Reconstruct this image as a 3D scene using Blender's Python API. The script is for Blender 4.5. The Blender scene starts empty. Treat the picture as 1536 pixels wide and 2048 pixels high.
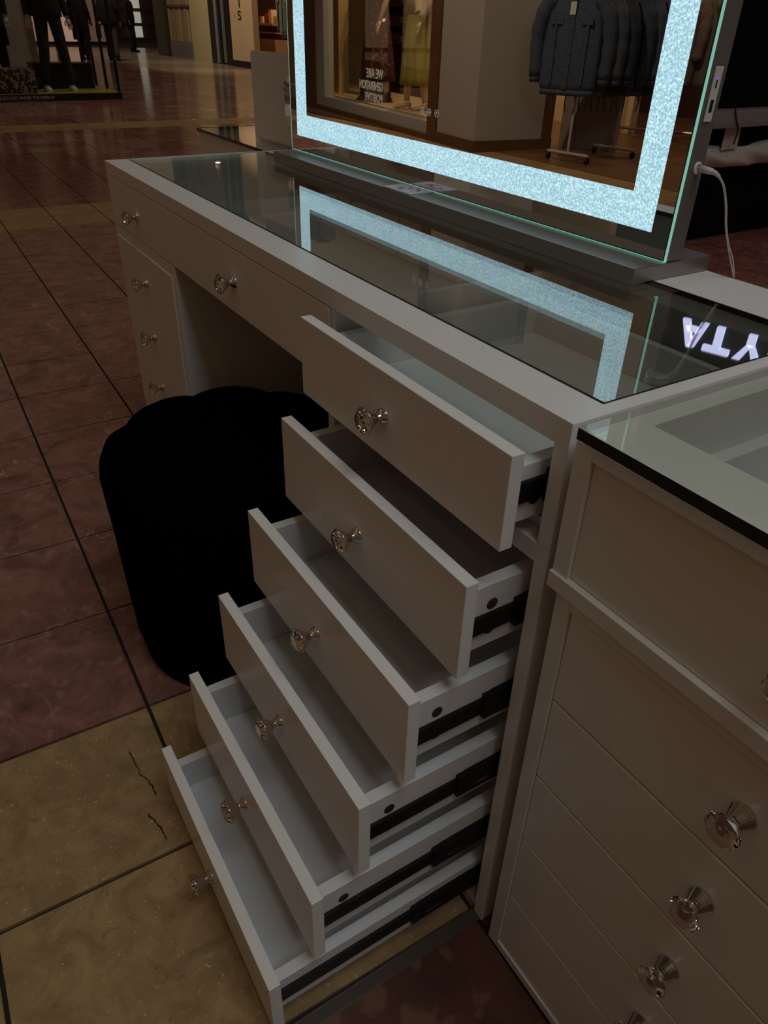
import bpy, bmesh, math, random
from mathutils import Vector, Matrix, Euler
random.seed(7)
sc = bpy.context.scene
COL = sc.collection
PI = math.pi
# ---------------- camera ----------------
cam_d = bpy.data.cameras.new('camera'); cam = bpy.data.objects.new('camera', cam_d); COL.objects.link(cam)
cam.location = (1.8323, -0.4177, 1.0373); cam.rotation_euler = (0.98293, -0.02396, 1.01594)
cam_d.sensor_fit = 'VERTICAL'; cam_d.sensor_height = 24; cam_d.lens = 1469.45*24/2048; cam_d.clip_start = .01; cam_d.clip_end = 300
sc.camera = cam
# ---------------- world ----------------
w = bpy.data.worlds.new('hall_air'); sc.world = w; w.use_nodes = True
bg = w.node_tree.nodes['Background']; bg.inputs[0].default_value = (.086, .053, .029, 1); bg.inputs[1].default_value = .95
# ---------------- lights ----------------
def area(name, loc, size, power, col, target=None, sy=None):
    l = bpy.data.lights.new(name, 'AREA'); l.energy = power; l.color = col; l.size = size
    if sy: l.shape = 'RECTANGLE'; l.size_y = sy
    o = bpy.data.objects.new(name, l); COL.objects.link(o); o.location = loc
    if target is not None:
        o.rotation_euler = (Vector(target)-Vector(loc)).to_track_quat('-Z', 'Y').to_euler()
    return o
def spot(name, loc, power, col, target, angle=80, rad=.06):
    l = bpy.data.lights.new(name, 'SPOT'); l.energy = power; l.color = col; l.spot_size = math.radians(angle); l.spot_blend = .8; l.shadow_soft_size = rad
    o = bpy.data.objects.new(name, l); COL.objects.link(o); o.location = loc
    o.rotation_euler = (Vector(target)-Vector(loc)).to_track_quat('-Z', 'Y').to_euler(); return o
area('overhead_fill', (3.0, .15, 4.1), 1.7, 37, (.86, .97, 1.02), (1.2, .1, 0))  # soft overhead fill added to brighten tops and side faces; no visible source
for i, (x, y, t, p) in enumerate(((-3.5, 3.0, (-3.0, 1.5, 0), 60), (-7.5, 4.5, (-7.5, 3, 0), 110), (-10.5, 5.2, (-11, 2.2, 0), 120), (-13, 7.0, (-14, 6, 0), 160), (-17.5, 5.0, (-18.5, 8, .8), 480), (-21, 5.0, (-22.5, 8, .8), 360), (-26, 6, (-27, 7.5, 0), 200))):
    spot('hall_fill_spot', (x, y, 4.6), p, (1, .83, .64), t, 85)  # unseen spots added to brighten the far hall and shopfronts
spot('pink_floor_fill', (-.1, 3.7, 3.2), 34, (1, .62, .66), (.0, 3.6, 0), 48, .05)  # pink spot added to tint the floor by the kiosk; source unseen
for x, y, t, p in ((-3.0, -1.2, (-4.3, -3.9, .6), 260), (-5.6, -1.4, (-6.2, -3.9, .4), 120), (-1.0, -2.0, (-1.0, -3.4, 0), 25)):
    spot('entrance_fill_spot', (x, y, 4.4), p, (1, .80, .62), t, 75)  # unseen spots added to brighten the storefront in the mirror
# ---------------- exposure ----------------
vs = sc.view_settings; vs.view_transform = 'Standard'; vs.look = 'None'; vs.exposure = 0; vs.gamma = 1
vs.use_curve_mapping = False
# ---------------- materials ----------------
MATS = {}
def mat(name, col, rough=.5, metal=0, emis=None, es=0, coat=0, spec=.5, noise=None, bump=0, bscale=60, trans=0, ior=1.45):
    if name in MATS: return MATS[name]
    m = bpy.data.materials.new(name); m.use_nodes = True; nt = m.node_tree; b = nt.nodes['Principled BSDF']
    b.inputs['Base Color'].default_value = (*col, 1); b.inputs['Roughness'].default_value = rough
    b.inputs['Metallic'].default_value = metal; b.inputs['Specular IOR Level'].default_value = spec
    b.inputs['Coat Weight'].default_value = coat; b.inputs['Transmission Weight'].default_value = trans; b.inputs['IOR'].default_value = ior
    if emis: b.inputs['Emission Color'].default_value = (*emis, 1); b.inputs['Emission Strength'].default_value = es
    tc = nt.nodes.new('ShaderNodeTexCoord')
    if noise:
        n = nt.nodes.new('ShaderNodeTexNoise'); n.inputs['Scale'].default_value = noise[0]; n.inputs['Detail'].default_value = 5
        nt.links.new(tc.outputs['Object'], n.inputs['Vector'])
        r = nt.nodes.new('ShaderNodeValToRGB'); r.color_ramp.elements[0].position = .35; r.color_ramp.elements[1].position = .65
        r.color_ramp.elements[0].color = (*col, 1); r.color_ramp.elements[1].color = (*noise[1], 1)
        nt.links.new(n.outputs['Fac'], r.inputs[0]); nt.links.new(r.outputs[0], b.inputs['Base Color'])
    if bump:
        n2 = nt.nodes.new('ShaderNodeTexNoise'); n2.inputs['Scale'].default_value = bscale; n2.inputs['Detail'].default_value = 4
        nt.links.new(tc.outputs['Object'], n2.inputs['Vector'])
        bp = nt.nodes.new('ShaderNodeBump'); bp.inputs['Strength'].default_value = bump; bp.inputs['Distance'].default_value = .01
        nt.links.new(n2.outputs['Fac'], bp.inputs['Height']); nt.links.new(bp.outputs[0], b.inputs['Normal'])
    MATS[name] = m; return m
def glass_mat(name, tint, refl=1.0, ior=1.52):
    m = bpy.data.materials.new(name); m.use_nodes = True; nt = m.node_tree; N = nt.nodes; L = nt.links
    N.remove(N['Principled BSDF']); out = N['Material Output']
    geo = N.new('ShaderNodeNewGeometry'); mx = N.new('ShaderNodeMix'); mx.data_type = 'FLOAT'
    mx.inputs[2].default_value = ior; mx.inputs[3].default_value = 1/ior
    L.new(geo.outputs['Backfacing'], mx.inputs[0])
    fr = N.new('ShaderNodeFresnel'); L.new(mx.outputs[0], fr.inputs['IOR'])
    t = N.new('ShaderNodeBsdfTransparent'); t.inputs[0].default_value = (*tint, 1)
    g = N.new('ShaderNodeBsdfGlossy'); g.inputs['Roughness'].default_value = 0.0; g.inputs[0].default_value = (refl, refl, refl, 1)
    ms = N.new('ShaderNodeMixShader'); L.new(fr.outputs[0], ms.inputs[0]); L.new(t.outputs[0], ms.inputs[1]); L.new(g.outputs[0], ms.inputs[2])
    L.new(ms.outputs[0], out.inputs['Surface']); MATS[name] = m; return m
def tile_mat(name, cols, rough, vein=None, fine=9, amp=(.6, 1.45)):
    m = bpy.data.materials.new(name); m.use_nodes = True; nt = m.node_tree; N = nt.nodes; L = nt.links; b = N['Principled BSDF']
    geo = N.new('ShaderNodeNewGeometry'); pos = geo.outputs['Position']
    # colour drawn per tile
    r = N.new('ShaderNodeValToRGB'); r.color_ramp.interpolation = 'CONSTANT'
    e = r.color_ramp.elements
    for i, c in enumerate(cols):
        if i < 2: el = e[i]; el.position = i/len(cols)
        else: el = e.new(i/len(cols))
        el.color = (*c, 1)
    L.new(geo.outputs['Random Per Island'], r.inputs[0])
    off = N.new('ShaderNodeVectorMath'); off.operation = 'MULTIPLY_ADD'; off.inputs[1].default_value = (1, 1, 1)
    cmb = N.new('ShaderNodeCombineXYZ'); ml = N.new('ShaderNodeMath'); ml.operation = 'MULTIPLY'; ml.inputs[1].default_value = 37
    L.new(geo.outputs['Random Per Island'], ml.inputs[0]); L.new(ml.outputs[0], cmb.inputs[2])
    L.new(pos, off.inputs[0]); L.new(cmb.outputs[0], off.inputs[2]); P = off.outputs[0]
    n1 = N.new('ShaderNodeTexNoise'); n1.inputs['Scale'].default_value = fine; n1.inputs['Detail'].default_value = 8; n1.inputs['Roughness'].default_value = .65; n1.inputs['Distortion'].default_value = 1.2
    L.new(P, n1.inputs['Vector'])
    rm = N.new('ShaderNodeMapRange'); rm.inputs[1].default_value = .3; rm.inputs[2].default_value = .75; rm.inputs[3].default_value = amp[0]; rm.inputs[4].default_value = amp[1]
    L.new(n1.outputs['Fac'], rm.inputs[0])
    mul = N.new('ShaderNodeMix'); mul.data_type = 'RGBA'; mul.blend_type = 'MULTIPLY'; mul.inputs[0].default_value = 1
    cc = N.new('ShaderNodeCombineXYZ')
    for i in range(3): L.new(rm.outputs[0], cc.inputs[i])
    L.new(r.outputs[0], mul.inputs[6]); L.new(cc.outputs[0], mul.inputs[7])
    last = mul.outputs[2]
    # speckles and thin veins
    for (sc_, lo, hi, colr, amt, dis) in (vein or []):
        n = N.new('ShaderNodeTexNoise'); n.inputs['Scale'].default_value = sc_; n.inputs['Detail'].default_value = 3; n.inputs['Distortion'].default_value = dis
        L.new(P, n.inputs['Vector'])
        if lo is None:      # vein: thin band round .5
            a = N.new('ShaderNodeMath'); a.operation = 'SUBTRACT'; a.inputs[1].default_value = .5; L.new(n.outputs['Fac'], a.inputs[0])
            ab = N.new('ShaderNodeMath'); ab.operation = 'ABSOLUTE'; L.new(a.outputs[0], ab.inputs[0])
            q = N.new('ShaderNodeMapRange'); q.inputs[1].default_value = 0; q.inputs[2].default_value = hi; q.inputs[3].default_value = amt; q.inputs[4].default_value = 0
            L.new(ab.outputs[0], q.inputs[0])
            n3 = N.new('ShaderNodeTexNoise'); n3.inputs['Scale'].default_value = 5; L.new(P, n3.inputs['Vector'])
            g = N.new('ShaderNodeMapRange'); g.inputs[1].default_value = .5; g.inputs[2].default_value = .62; L.new(n3.outputs['Fac'], g.inputs[0])
            mm = N.new('ShaderNodeMath'); mm.operation = 'MULTIPLY'; L.new(q.outputs[0], mm.inputs[0]); L.new(g.outputs[0], mm.inputs[1]); fac = mm.outputs[0]
        else:
            q = N.new('ShaderNodeMapRange'); q.inputs[1].default_value = lo; q.inputs[2].default_value = hi; q.inputs[3].default_value = 0; q.inputs[4].default_value = amt
            L.new(n.outputs['Fac'], q.inputs[0]); fac = q.outputs[0]
        mx = N.new('ShaderNodeMix'); mx.data_type = 'RGBA'; L.new(fac, mx.inputs[0]); L.new(last, mx.inputs[6]); mx.inputs[7].default_value = (*colr, 1); last = mx.outputs[2]
    L.new(last, b.inputs['Base Color'])
    b.inputs['Roughness'].default_value = rough
    bp = N.new('ShaderNodeBump'); bp.inputs['Strength'].default_value = .12; bp.inputs['Distance'].default_value = .004
    L.new(n1.outputs['Fac'], bp.inputs['Height']); L.new(bp.outputs[0], b.inputs['Normal'])
    MATS[name] = m; return m
white = mat('white_lacquer', (.80, .77, .74), .28, spec=.5)
white_in = mat('white_melamine', (.71, .70, .705), .42)
floor_red = tile_mat('red_marble', [(.245, .112, .09), (.30, .155, .12), (.26, .142, .135), (.33, .21, .165), (.27, .125, .105), (.31, .185, .15), (.23, .105, .085), (.275, .15, .137)], .13, amp=(.5, 1.6),
    vein=[(5, None, .009, (.55, .40, .33), .6, .8), (30, .60, .74, (.42, .27, .21), .45, 0), (3.2, None, .006, (.12, .05, .04), .7, 1.2)])
floor_beige = tile_mat('beige_limestone', [(.345, .222, .098), (.36, .232, .108), (.335, .216, .095), (.34, .22, .102)], .3, fine=16, amp=(.66, 1.36),
    vein=[(170, .66, .73, (.62, .48, .30), .85, 0), (60, .62, .76, (.13, .085, .045), .6, 1), (4.5, None, .003, (.12, .08, .045), .5, .6)])
floor_dark = tile_mat('shaded_red_marble', [(.115, .042, .028), (.13, .05, .03)], .3, fine=6, amp=(.5, 1.3), vein=[(22, .52, .60, (.19, .10, .06), .6, .6), (7, None, .01, (.03, .012, .01), .7, 1)])  # patchy red marble, darkened to paint in the shade between the cabinets
floor_pale = tile_mat('pale_limestone', [(.24, .185, .13), (.255, .20, .145), (.23, .175, .12)], .18, fine=9, amp=(.8, 1.2))
grout = mat('grout', (.022, .016, .014), .9)
metal_dark = mat('divider_metal', (.16, .13, .11), .35, .6)
chrome = mat('chrome', (.62, .60, .58), .12, 1)
crystal = mat('crystal', (1, 1, 1), .0, 0, trans=1, ior=2.0)
crystal_back = mat('crystal_foil', (.85, .80, .74), .03, 1)
acrylic = mat('clear_acrylic', (.97, .95, .93), .02, 0, trans=1, ior=1.49)
black = mat('black_plastic', (.006, .006, .007), .4)
rail_m = mat('black_steel', (.006, .006, .007), .45, .3)
brown_screw = mat('cam_brown', (.06, .035, .02), .45, .4)
velvet = mat('black_velvet', (.0012, .0012, .0013), 1.0, spec=0)
alu = mat('brushed_aluminium', (.34, .32, .31), .36, .85, bump=.03, bscale=300)
alu_side = mat('anodised_side', (.20, .18, .175), .42, .5)
glass_top_m = glass_mat('table_glass', (.86, .88, .85), ior=2.4)
glass_thick_m = glass_mat('thick_green_glass', (.96, .975, .945), ior=1.55)
glass_edge = mat('glass_edge_dark', (.003, .012, .010), .15)
edge_black = mat('glass_top_edge_black', (.004, .004, .004), .6)
white_plastic = mat('white_plastic', (.62, .58, .54), .4)
M_mirror = mat('mirror_silver', (.86, .86, .84), .0, 1)
# ---------------- geometry helpers ----------------
def link(name, me, m, parent=None, smooth=False):
    o = bpy.data.objects.new(name, me); COL.objects.link(o)
    if m is not None:
        for mm in (m if isinstance(m, (list, tuple)) else [m]): me.materials.append(mm)
    if parent is not None: o.parent = parent
    if smooth:
        for p in me.polygons: p.use_smooth = True
    return o
def finish(name, bm, m, parent=None, smooth=False):
    bmesh.ops.recalc_face_normals(bm, faces=bm.faces)
    me = bpy.data.meshes.new(name); bm.to_mesh(me); bm.free()
    return link(name, me, m, parent, smooth)
def bbox(bm, x0, x1, y0, y1, z0, z1, bev=0, mi=0):
    vs_ = [bm.verts.new(c) for c in ((x0,y0,z0),(x1,y0,z0),(x1,y1,z0),(x0,y1,z0),(x0,y0,z1),(x1,y0,z1),(x1,y1,z1),(x0,y1,z1))]
    fs = [bm.faces.new([vs_[i] for i in f]) for f in ((3,2,1,0),(4,5,6,7),(0,1,5,4),(1,2,6,5),(2,3,7,6),(3,0,4,7))]
    for f in fs: f.material_index = mi
    if bev:
        es = list({e for f in fs for e in f.edges})
        r = bmesh.ops.bevel(bm, geom=es, offset=bev, segments=2, affect='EDGES', profile=.6)
        for f in r['faces']: f.material_index = mi
def box(name, m, parent, *a, bev=0):
    bm = bmesh.new(); bbox(bm, *a, bev=bev); return finish(name, bm, m, parent)
def boxes(name, m, parent, L, bev=0):
    bm = bmesh.new()
    for a in L: bbox(bm, *a, bev=bev)
    return finish(name, bm, m, parent)
def lathe(bm, prof, seg=20, M=Matrix(), mi=0, caps=True):
    rings = []
    for r, h in prof:
        rings.append([bm.verts.new(M @ Vector((r*math.cos(2*PI*i/seg), r*math.sin(2*PI*i/seg), h))) for i in range(seg)])
    for a, b in zip(rings, rings[1:]):
        for i in range(seg):
            f = bm.faces.new((a[i], a[(i+1) % seg], b[(i+1) % seg], b[i])); f.material_index = mi
    if caps:
        for rg in (rings[0], rings[-1]):
            f = bm.faces.new(rg); f.material_index = mi
def tube(bm, pts, radii, seg=10, mi=0, flat=1.0):
    pts = [Vector(p) for p in pts]
    if not isinstance(radii, (list, tuple)): radii = [radii]*len(pts)
    rings = []; up = Vector((0, 0, 1)); prev = None
    for i, p in enumerate(pts):
        d = (pts[min(i+1, len(pts)-1)]-pts[max(i-1, 0)]).normalized()
        if prev is None:
            s = d.cross(up)
            if s.length < .1: s = d.cross(Vector((0, 1, 0)))
        else: s = prev - d*prev.dot(d)
        s.normalize(); prev = s; t = d.cross(s)
        rings.append([bm.verts.new(p+radii[i]*(s*math.cos(2*PI*k/seg)+t*flat*math.sin(2*PI*k/seg))) for k in range(seg)])
    for a, b in zip(rings, rings[1:]):
        for i in range(seg):
            f = bm.faces.new((a[i], a[(i+1) % seg], b[(i+1) % seg], b[i])); f.material_index = mi
    for rg in (rings[0], rings[-1]):
        f = bm.faces.new(rg); f.material_index = mi
def loft(bm, rings, seg=24, mi=0, wob=0, wn=7):
    """rings: (cx,cy,z,rx,ry)"""
    R = []
    for j, (cx, cy, z, rx, ry) in enumerate(rings):
        ring = []
        for i in range(seg):
            a = 2*PI*i/seg; k = 1+wob*math.sin(wn*a+j*.25)*(j/(len(rings)-1) if wob > 0 else 1)
            ring.append(bm.verts.new((cx+rx*k*math.cos(a), cy+ry*k*math.sin(a), z)))
        R.append(ring)
    for a, b in zip(R, R[1:]):
        for i in range(seg):
            f = bm.faces.new((a[i], a[(i+1) % seg], b[(i+1) % seg], b[i])); f.material_index = mi
    for rg in (R[0], R[-1]):
        f = bm.faces.new(rg); f.material_index = mi
def curve_pts(P, n=8):
    P = [Vector(p) for p in P]; out = []
    Q = [P[0]*2-P[1]]+P+[P[-1]*2-P[-2]]
    for i in range(1, len(Q)-2):
        for k in range(n):
            t = k/n; a, b, c, d = Q[i-1], Q[i], Q[i+1], Q[i+2]
            out.append(.5*((2*b)+(-a+c)*t+(2*a-5*b+4*c-d)*t*t+(-a+3*b-3*c+d)*t*t*t))
    out.append(P[-1]); return out
def thing(name, label, cat, loc=(0, 0, 0), rz=0, group=None):
    o = bpy.data.objects.new(name, None); COL.objects.link(o); o.location = loc; o.rotation_euler = (0, 0, rz); o.empty_display_size = .1
    o['label'] = label; o['category'] = cat
    if group: o['group'] = group
    return o
def tag(o, label, cat, group=None, kind=None):
    o['label'] = label; o['category'] = cat
    if group: o['group'] = group
    if kind: o['kind'] = kind
    return o
def struct(o, label=None):
    o['kind'] = 'structure'
    if label: o['label'] = label
    return o
def text_mesh(name, s, size, m, parent, M, depth=.002, spacing=1, align='LEFT', bold=0):
    c = bpy.data.curves.new(name, 'FONT'); c.body = s; c.size = size; c.extrude = depth; c.space_character = spacing; c.align_x = align; c.offset = bold; c.space_line = .85
    o = bpy.data.objects.new(name, c); COL.objects.link(o)
    dg = bpy.context.evaluated_depsgraph_get(); me = bpy.data.meshes.new_from_object(o.evaluated_get(dg))
    bpy.data.objects.remove(o); bpy.data.curves.remove(c)
    me.transform(M); me.materials.clear()
    return link(name, me, m, parent)
# ======================================================= FLOOR
TH, PX, QY, X0, Y0 = -0.0183, .2948, .2897, .8523, -.2645
ct, st = math.cos(TH), math.sin(TH)
def g2w(a, b): return (a*ct-b*st, a*st+b*ct)
fl = struct(box('floor', grout, None, -60, 5, -9, 22, -.05, -.006), 'dark joints under the polished stone tiles')
camI = cam.rotation_euler.to_matrix().inverted()
def proj(v):
    p = camI @ (Vector(v)-cam.location)
    if p.z > -.05: return None
    return (768+1469.45*p.x/-p.z, 1024-1469.45*p.y/-p.z)
G = .0031
def tile_bm(bm, n, m):
    a0, a1, b0, b1 = X0+n*PX+G, X0+(n+1)*PX-G, Y0+m*QY+G, Y0+(m+1)*QY-G
    c = [g2w(a0, b0), g2w(a1, b0), g2w(a1, b1), g2w(a0, b1)]
    h = 0
    e = .0001
    ci = [g2w(a0+e, b0+e), g2w(a1-e, b0+e), g2w(a1-e, b1-e), g2w(a0+e, b1-e)]
    lo = [bm.verts.new((x, y, -.006)) for x, y in c]; hi = [bm.verts.new((x, y, -.0001)) for x, y in c]; top = [bm.verts.new((x, y, h)) for x, y in ci]
    bm.faces.new(top)
    for i in range(4):
        j = (i+1) % 4
        bm.faces.new((lo[i], lo[j], hi[j], hi[i])); bm.faces.new((hi[i], hi[j], top[j], top[i]))
cand = []
beige_rows = {0, 1, -15, -14, -30, -29}
for n in range(-110, 8):
    if n == 2: pass
    for m in range(-14, 44):
        if n < -45 and m < 3: continue
        cx, cy = g2w(X0+(n+.5)*PX, Y0+(m+.5)*QY)
        if cy < -3.95: continue
        q = proj((cx, cy, 0)); s = 0
        if q and -40 < q[0] < 1580 and -20 < q[1] < 2100:
            cs = [proj((*g2w(X0+(n+i)*PX, Y0+(m+j)*QY), 0)) for i, j in ((0,0),(1,0),(1,1),(0,1))]
            if all(cs): s = abs(sum(cs[k][0]*cs[(k+1)%4][1]-cs[(k+1)%4][0]*cs[k][1] for k in range(4)))/2
            # tiles under the furniture show least
            if .0 < cx < 3 and -.05 < cy: s *= .02
        cand.append((s, n, m))
cand.sort(reverse=True)
rest = {0: bmesh.new(), 1: bmesh.new(), 2: bmesh.new(), 3: bmesh.new()}
def is_beige(n, m): return n in beige_rows or m in (-13, -12) or (m >= 19)
for k, (s, n, m) in enumerate(cand):
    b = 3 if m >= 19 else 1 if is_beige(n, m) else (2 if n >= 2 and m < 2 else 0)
    if k < 290:
        bm = bmesh.new(); tile_bm(bm, n, m)
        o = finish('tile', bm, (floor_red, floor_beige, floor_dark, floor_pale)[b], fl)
    else: tile_bm(rest[b], n, m)
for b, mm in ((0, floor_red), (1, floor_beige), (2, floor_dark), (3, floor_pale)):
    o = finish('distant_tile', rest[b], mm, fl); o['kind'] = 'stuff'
# metal divider let into the floor beneath the open drawers
xs0, xs1 = 1.4425, 1.4575
boxes('floor_divider', metal_dark, fl, [(xs0-.002, xs0+.0015, -1.6, .0, -.004, .0012), (xs1-.0015, xs1+.001, -1.6, .0, -.004, .0012)])
boxes('divider_channel', mat('divider_fill', (.075, .055, .042), .5), fl, [(xs0+.0015, xs1-.0015, -1.6, .0, -.004, .0004)])
# two cracks across the pale tile by the lowest drawer
crk = bmesh.new()
for pts in ([(.93,-.336),(.955,-.334),(.985,-.333),(1.005,-.326),(1.035,-.322)], [(1.062,-.345),(1.085,-.337),(1.10,-.335),(1.12,-.334)]):
    P = curve_pts([(x+random.uniform(-.002,.002), y, .0002) for x, y in pts], 5)
    P = [Vector((p.x, p.y+random.uniform(-.0014,.0014), p.z)) for p in P]
    for a, b in zip(P, P[1:]):
        wv = .0007+random.random()*.0008
        crk.faces.new([crk.verts.new((a.x, a.y-wv, .0003)), crk.verts.new((b.x, b.y-wv, .0003)), crk.verts.new((b.x, b.y+wv, .0003)), crk.verts.new((a.x, a.y+wv, .0003))])
finish('tile_crack', crk, mat('crack_dark', (.02, .014, .01), .9), fl)

# ======================================================= VANITY
H, L, T, D = .77, 1.4617, .017, .4854
def lathe_mesh_knob(kind):
    bm = bmesh.new(); M = Matrix.Rotation(PI/2, 4, 'X')   # z -> -y
    if kind == 0:
        lathe(bm, [(.0098,0),(.0098,.0012),(.0085,.0022),(.0086,.0034),(.0062,.0046),(.0062,.0062),(.005,.0078),(.0052,.0095),(.0075,.013),(.0115,.0185),(.0152,.0228),(.0156,.0238),(.0150,.0236),(.0112,.0186),(.006,.0120)], 24, M, 0, caps=False)
    else:
        pr = [(.0115,0)]
        for i in range(6):
            r = .0115-.0008*i; pr += [(r, .0012+i*.0022), (r-.0012, .0022+i*.0022)]
        pr += [(.0055,.0145),(.0048,.016),(.0062,.0172)]
        lathe(bm, pr, 24, M, 0)
    bmesh.ops.recalc_face_normals(bm, faces=bm.faces)
    me = bpy.data.meshes.new('knob'); bm.to_mesh(me); bm.free(); me.materials.append(chrome)
    for p in me.polygons: p.use_smooth = kind == 0
    return me
def gem_mesh(kind):
    bm = bmesh.new(); n = 8
    if kind == 0:
        # cut stone: girdle, crown facets, table
        gz, cz, r0, r1 = .0238, .0300, .0155, .0088
        g = [bm.verts.new((r0*math.cos(2*PI*i/(2*n)), r0*math.sin(2*PI*i/(2*n)), gz)) for i in range(2*n)]
        mid = [bm.verts.new((.0128*math.cos(2*PI*(2*i+1)/(2*n)), .0128*math.sin(2*PI*(2*i+1)/(2*n)), .0275)) for i in range(n)]
        t = [bm.verts.new((r1*math.cos(2*PI*2*i/(2*n)), r1*math.sin(2*PI*2*i/(2*n)), cz)) for i in range(n)]
        c = bm.verts.new((0, 0, .012))
        bm.faces.new(t)
        for i in range(n):
            j = (i+1) % n
            bm.faces.new((t[i], t[j], mid[i])); bm.faces.new((t[i], mid[i], g[2*i])); bm.faces.new((t[j], g[2*j], mid[i]))
            bm.faces.new((mid[i], g[2*i+1], g[2*i])); bm.faces.new((mid[i], g[2*j], g[2*i+1]))
        c.co.z = .0135
        for i in range(n): bm.faces.new((g[2*i], g[2*i+1], c)); bm.faces.new((g[2*i+1], g[(2*i+2) % (2*n)], c))
    else:
        pr = [(.006,.0165),(.0115,.0185),(.0150,.0225),(.0150,.0255),(.011,.0290),(.006,.0300)]
        R = []
        for k, (r, h) in enumerate(pr):
            R.append([bm.verts.new((r*math.cos(2*PI*(i+.5*(k % 2))/8), r*math.sin(2*PI*(i+.5*(k % 2))/8), h)) for i in range(8)])
        for k, (a, b) in enumerate(zip(R, R[1:])):
            for i in range(8):
                j = (i+1) % 8
                if k % 2 == 0: bm.faces.new((a[i], a[j], b[i])); bm.faces.new((a[j], b[j], b[i]))
                else: bm.faces.new((a[i], a[j], b[j])); bm.faces.new((a[i], b[j], b[i]))
        bm.faces.new(R[0]); bm.faces.new(R[-1])
    bmesh.ops.transform(bm, matrix=Matrix.Rotation(PI/2, 4, 'X'), verts=bm.verts)
    bmesh.ops.recalc_face_normals(bm, faces=bm.faces)
    me = bpy.data.meshes.new('knob_crystal'); bm.to_mesh(me); bm.free(); me.materials.append(crystal if kind == 0 else acrylic)
    return me
KN = [lathe_mesh_knob(0), lathe_mesh_knob(1)]; GM = [gem_mesh(0), gem_mesh(1)]
def foil_mesh():
    bm = bmesh.new(); n = 8
    v = [bm.verts.new((.0150*math.cos(2*PI*i/n), .0150*math.sin(2*PI*i/n), .0232)) for i in range(n)]; c = bm.verts.new((0, 0, .0112))
    u = [bm.verts.new((.0075*math.cos(2*PI*(i+.5)/n), .0075*math.sin(2*PI*(i+.5)/n), .0172)) for i in range(n)]
    for i in range(n):
        j = (i+1) % n
        bm.faces.new((v[i], v[j], u[i])); bm.faces.new((v[j], u[j], u[i])); bm.faces.new((u[i], u[j], c))
    bmesh.ops.transform(bm, matrix=Matrix.Rotation(PI/2, 4, 'X'), verts=bm.verts)
    me = bpy.data.meshes.new('crystal_setting'); bm.to_mesh(me); bm.free(); me.materials.append(crystal_back); return me
FOIL = foil_mesh()
def knob(parent, x, z, yf, kind=0):
    for nm, me in (('knob', KN[kind]), ('knob_crystal', GM[kind])) + ((('crystal_setting', FOIL),) if kind == 0 else ()):
        o = bpy.data.objects.new(nm, me); COL.objects.link(o); o.parent = parent; o.location = (x, yf, z)
        o.rotation_euler = (0, random.uniform(0, .6), 0)
        if kind == 0 and nm == 'knob': o['label'] = 'chrome flared knob with ring base'
        if nm == 'knob_crystal': o['label'] = 'faceted clear crystal'
def drawer(parent, xl, xr, zb, zt, pull=0, depth=.37, kx=None, kz=None, label=None, kind=0, rails=True):
    y0 = -pull; ft = .0145
    bm = bmesh.new()
    a, b = xl+.0128, xr-.0128; tz0, tz1 = zb+.0155, zt-.023; yt0, yt1 = y0+ft, y0+depth; tk = .0145
    bbox(bm, a, a+tk, yt0, yt1, tz0, tz1, bev=.0005); bbox(bm, b-tk, b, yt0, yt1, tz0, tz1, bev=.0005)
    bbox(bm, a+tk, b-tk, yt1-.012, yt1, tz0, tz1, bev=.0005)
    bbox(bm, a+tk+.0006, b-tk-.0006, yt0, yt1-.0126, tz0+.004, tz0+.0115)
    d = finish('drawer', bm, white_in, parent)
    d['label'] = label or 'closed white drawer'
    f = box('drawer_front', white, d, xl, xr, y0, y0+ft, zb, zt, bev=.0009)
    knob(d, kx if kx else (xl+xr)/2, kz if kz else (zb+zt)/2+.0, y0, kind)
    if rails and pull > .01:
        rz = zb+.049; th = -pull*.433+.030
        for s, xx in ((1, b), (-1, a)):
            x0, x1 = (xx, xx+.0045) if s > 0 else (xx-.0045, xx)
            bm = bmesh.new(); bbox(bm, x0, x1, yt0, .30, rz-.0105, rz+.0105)
            x0, x1 = (xx+.0002, xx+.0070) if s > 0 else (xx-.0070, xx-.0002)
            bbox(bm, x0, x1, th, .33, rz-.0175, rz+.0165)
            # rolled lips of the telescopic runner
            bbox(bm, x0, x1+.0008*s if s > 0 else x1, th+.012, .33, rz+.0150, rz+.0175)
            finish('drawer_slide', bm, rail_m, d)
            if s > 0:
                for zz in (zt-.048, rz-.0125):
                    bm = bmesh.new(); lathe(bm, [(.0066,0),(.0066,.0005),(.005,.0009),(.0022,.0005)], 18, Matrix.Translation((xx, y0+.046, zz)) @ Matrix.Rotation(PI/2, 4, 'Y'))
                    finish('cam_lock', bm, brown_screw, d, True)
                # slot in the runner
                boxes('runner_slot', chrome, d, [(xx+.0070, xx+.0073, th+.022, th+.045, rz-.0075, rz-.0062)])
    return d
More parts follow.
